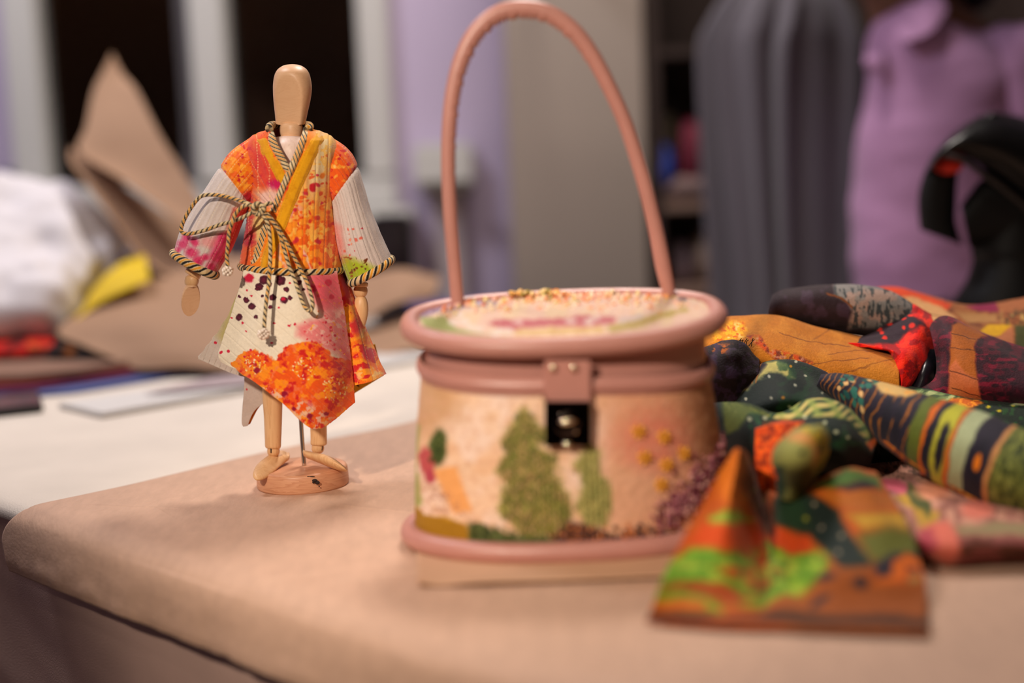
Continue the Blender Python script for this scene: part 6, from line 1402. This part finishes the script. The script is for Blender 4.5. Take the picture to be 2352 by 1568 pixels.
# shirt
def shirt_part(name, st, nu, nv, caps=False, wr=.012, sc=9, sd=5):
    P, xy, t = tube_px(st, nu, nv); n_ = -normals(P, cv=True)
    P = P + n_ * (wr * (fbm(P * np.array([sc, sc, sc * 1.7]), 3, sd) - .5))[..., None]
    return grid_obj(name, P, M_shirt, pe, cv=True, thick=.002)
shirt_part('shirt', [(2112, 22, 60, 40, .062, PY, 0), (2150, 46, 112, 34, .085, PY, 0), (2200, 110, 205, 22, .110, PY, 0), (2218, 190, 230, 6, .125, PY, 0), (2216, 320, 244, 0, .135, PY, 0), (2210, 450, 252, 0, .138, PY, 0), (2204, 580, 250, 0, .138, PY, 0), (2208, 700, 244, 0, .138, PY, 0), (2214, 850, 252, 0, .145, PY, 0), (2216, 960, 256, 0, .145, PY, 0)], 140, 160)
shirt_part('shirt_sleeve', [(2240, 78, 60, -22, .06, PY - .01, 0), (2310, 130, 110, -62, .088, PY - .02, 0), (2362, 250, 100, -30, .088, PY - .04, 0), (2398, 400, 96, -14, .082, PY - .06, 0), (2420, 520, 86, -4, .074, PY - .08, 0), (2405, 590, 76, 10, .066, PY - .11, 0)], 70, 90, sd=8)
shirt_part('shirt_sleeve', [(2150, 130, 50, -20, .05, PY + .06, 0), (2150, 200, 84, 0, .068, PY + .10, 0), (2140, 330, 88, 0, .066, PY + .13, 0), (2130, 480, 80, 0, .060, PY + .14, 0), (2110, 560, 70, 10, .054, PY + .10, 0)], 60, 80, sd=9)
loft('shirt_collar', [[(2142, -32, PY - .06), (2100, 10, PY - .085), (2056, 62, PY - .09)], [(2162, -8, PY - .085), (2130, 42, PY - .108), (2070, 92, PY - .110)], [(2176, 26, PY - .10), (2140, 74, PY - .120), (2088, 96, PY - .118)]], 24, 40, M_shirt, pe, None, .003)
loft('shirt_collar', [[(2022, 100, PY - .06), (2008, 116, PY - .06), (1988, 128, PY - .06)], [(2030, 128, PY - .08), (2010, 140, PY - .085), (1984, 140, PY - .085)], [(2030, 160, PY - .09), (2014, 168, PY - .09), (1994, 168, PY - .09)]], 20, 24, M_shirt, pe, None, .003)
P, xy, t = tube_px([(2214, 930, 244, 0, .138, PY, 0), (2214, 1010, 250, 0, .140, PY, 0), (2214, 1100, 245, 0, .13, PY, 0)], 20, 60); grid_obj('trousers', P, M_trou, pe, cv=True, caps=True)
for sx in (-.09, .09):
    zk = np.linspace(hip.z - .05, FLZ + .09, 30); pth = np.stack([np.full(30, hx + sx), np.full(30, hy_), zk], -1)
    grid_obj('trouser_leg', sweep(pth, np.interp(np.linspace(0, 1, 30), [0, .5, 1], [.105, .078, .062]), 24), M_trou, pe, cv=True, caps=True)

# ------------------------------------------------------------------ glossy black arched appliance
AY = 1.45
ap = tag(empty('black_appliance', tuple(W(2300, 700, AY))), 'glossy black arched appliance with a small red patch, behind the right end of the pile', 'appliance')
B8 = lambda x, y, dY=0: W(x / 3.2 + 2080, y / 3.2 + 230, AY + dY)
def strip(name, outer, inner, dep, m=M_blackp, n=90, par=ap, pw=.55):
    """curved shell between two silhouettes, given real depth"""
    o_, i_ = crom(np.array(outer, float), n), crom(np.array(inner, float), n); t = np.linspace(0, 2 * np.pi, 40, endpoint=False)
    c = (o_ + i_) / 2; h = (o_ - i_) / 2; sc = lambda v: np.sign(v) * np.abs(v) ** pw
    x = c[:, 0:1] + h[:, 0:1] * sc(np.cos(t)); y = c[:, 1:2] + h[:, 1:2] * sc(np.cos(t)); d = -dep * sc(np.sin(t))[None] * np.ones((n, 1))
    return grid_obj(name, W(x / 3.2 + 2080, y / 3.2 + 230, AY + d), m, par, cv=True, caps=True)
strip('arm', [(105, 950), (92, 820), (95, 690), (130, 550), (190, 430), (290, 330)], [(420, 1065), (372, 900), (372, 780), (376, 650), (385, 540), (400, 450)], .042, M_blackm)
strip('dome', [(150, 520), (200, 400), (300, 285), (420, 185), (520, 125), (640, 92), (780, 105), (950, 165), (1150, 300)], [(230, 480), (270, 430), (340, 412), (440, 450), (560, 535), (680, 615), (820, 730), (980, 860), (1080, 960)], .075, pw=.85)
grid_obj('dome_rim', sweep(crom([B8(200, 440, -.05), B8(300, 405, -.072), B8(440, 450, -.078), B8(560, 540, -.078), B8(680, 620, -.078), B8(820, 735, -.076), B8(980, 865, -.07)], 60), .0028, 10), mat('matt_black_plastic', (34, 28, 28), .5), ap, cv=True, caps=True)
for (x, y, l_) in ((480, 200, .020), (640, 130, .016)):
    grid_obj('vent_ridge', sweep(crom([B8(x - 40, y + 10, -.035), B8(x + 20, y - 10, -.035), B8(x + 80, y + 20, -.035)], 14), .004, 10), M_blackp, ap, cv=True, caps=True)
blobs('red_patch', [B8(315, 480, -.048)], [(.0145, .002, .0085)], mat('red_plastic', (200, 34, 16), .4), ap, seg=20)
strip('neck', [(405, 775), (470, 680), (560, 580), (700, 560), (950, 700)], [(470, 1085), (560, 1080), (650, 1080), (760, 1080), (950, 1080)], .05, M_blackm)
P, xy, t = tube_px([(2350, 500, 100, 0, .05, AY, 0), (2350, 574, 119, 0, .055, AY, 0), (2350, 599, 116, 0, .055, AY, 0), (2350, 646, 132, 0, .06, AY, 0), (2350, 693, 160, 0, .065, AY, 0), (2350, 760, 165, 0, .068, AY, 0), (2350, 880, 165, 0, .068, AY, 0)], 70, 80)
P[..., 2] = np.maximum(P[..., 2], .0045)
grid_obj('stand', P, M_blackm, ap, cv=True, caps=True)
zt3 = zw(2200, 697, AY); box_obj('base_plate', xw(2130, AY, 697), xw(2480, AY, 697), AY - .05, AY + .07, zt3 - .012, zt3 - .002, M_blackp, ap, .003)
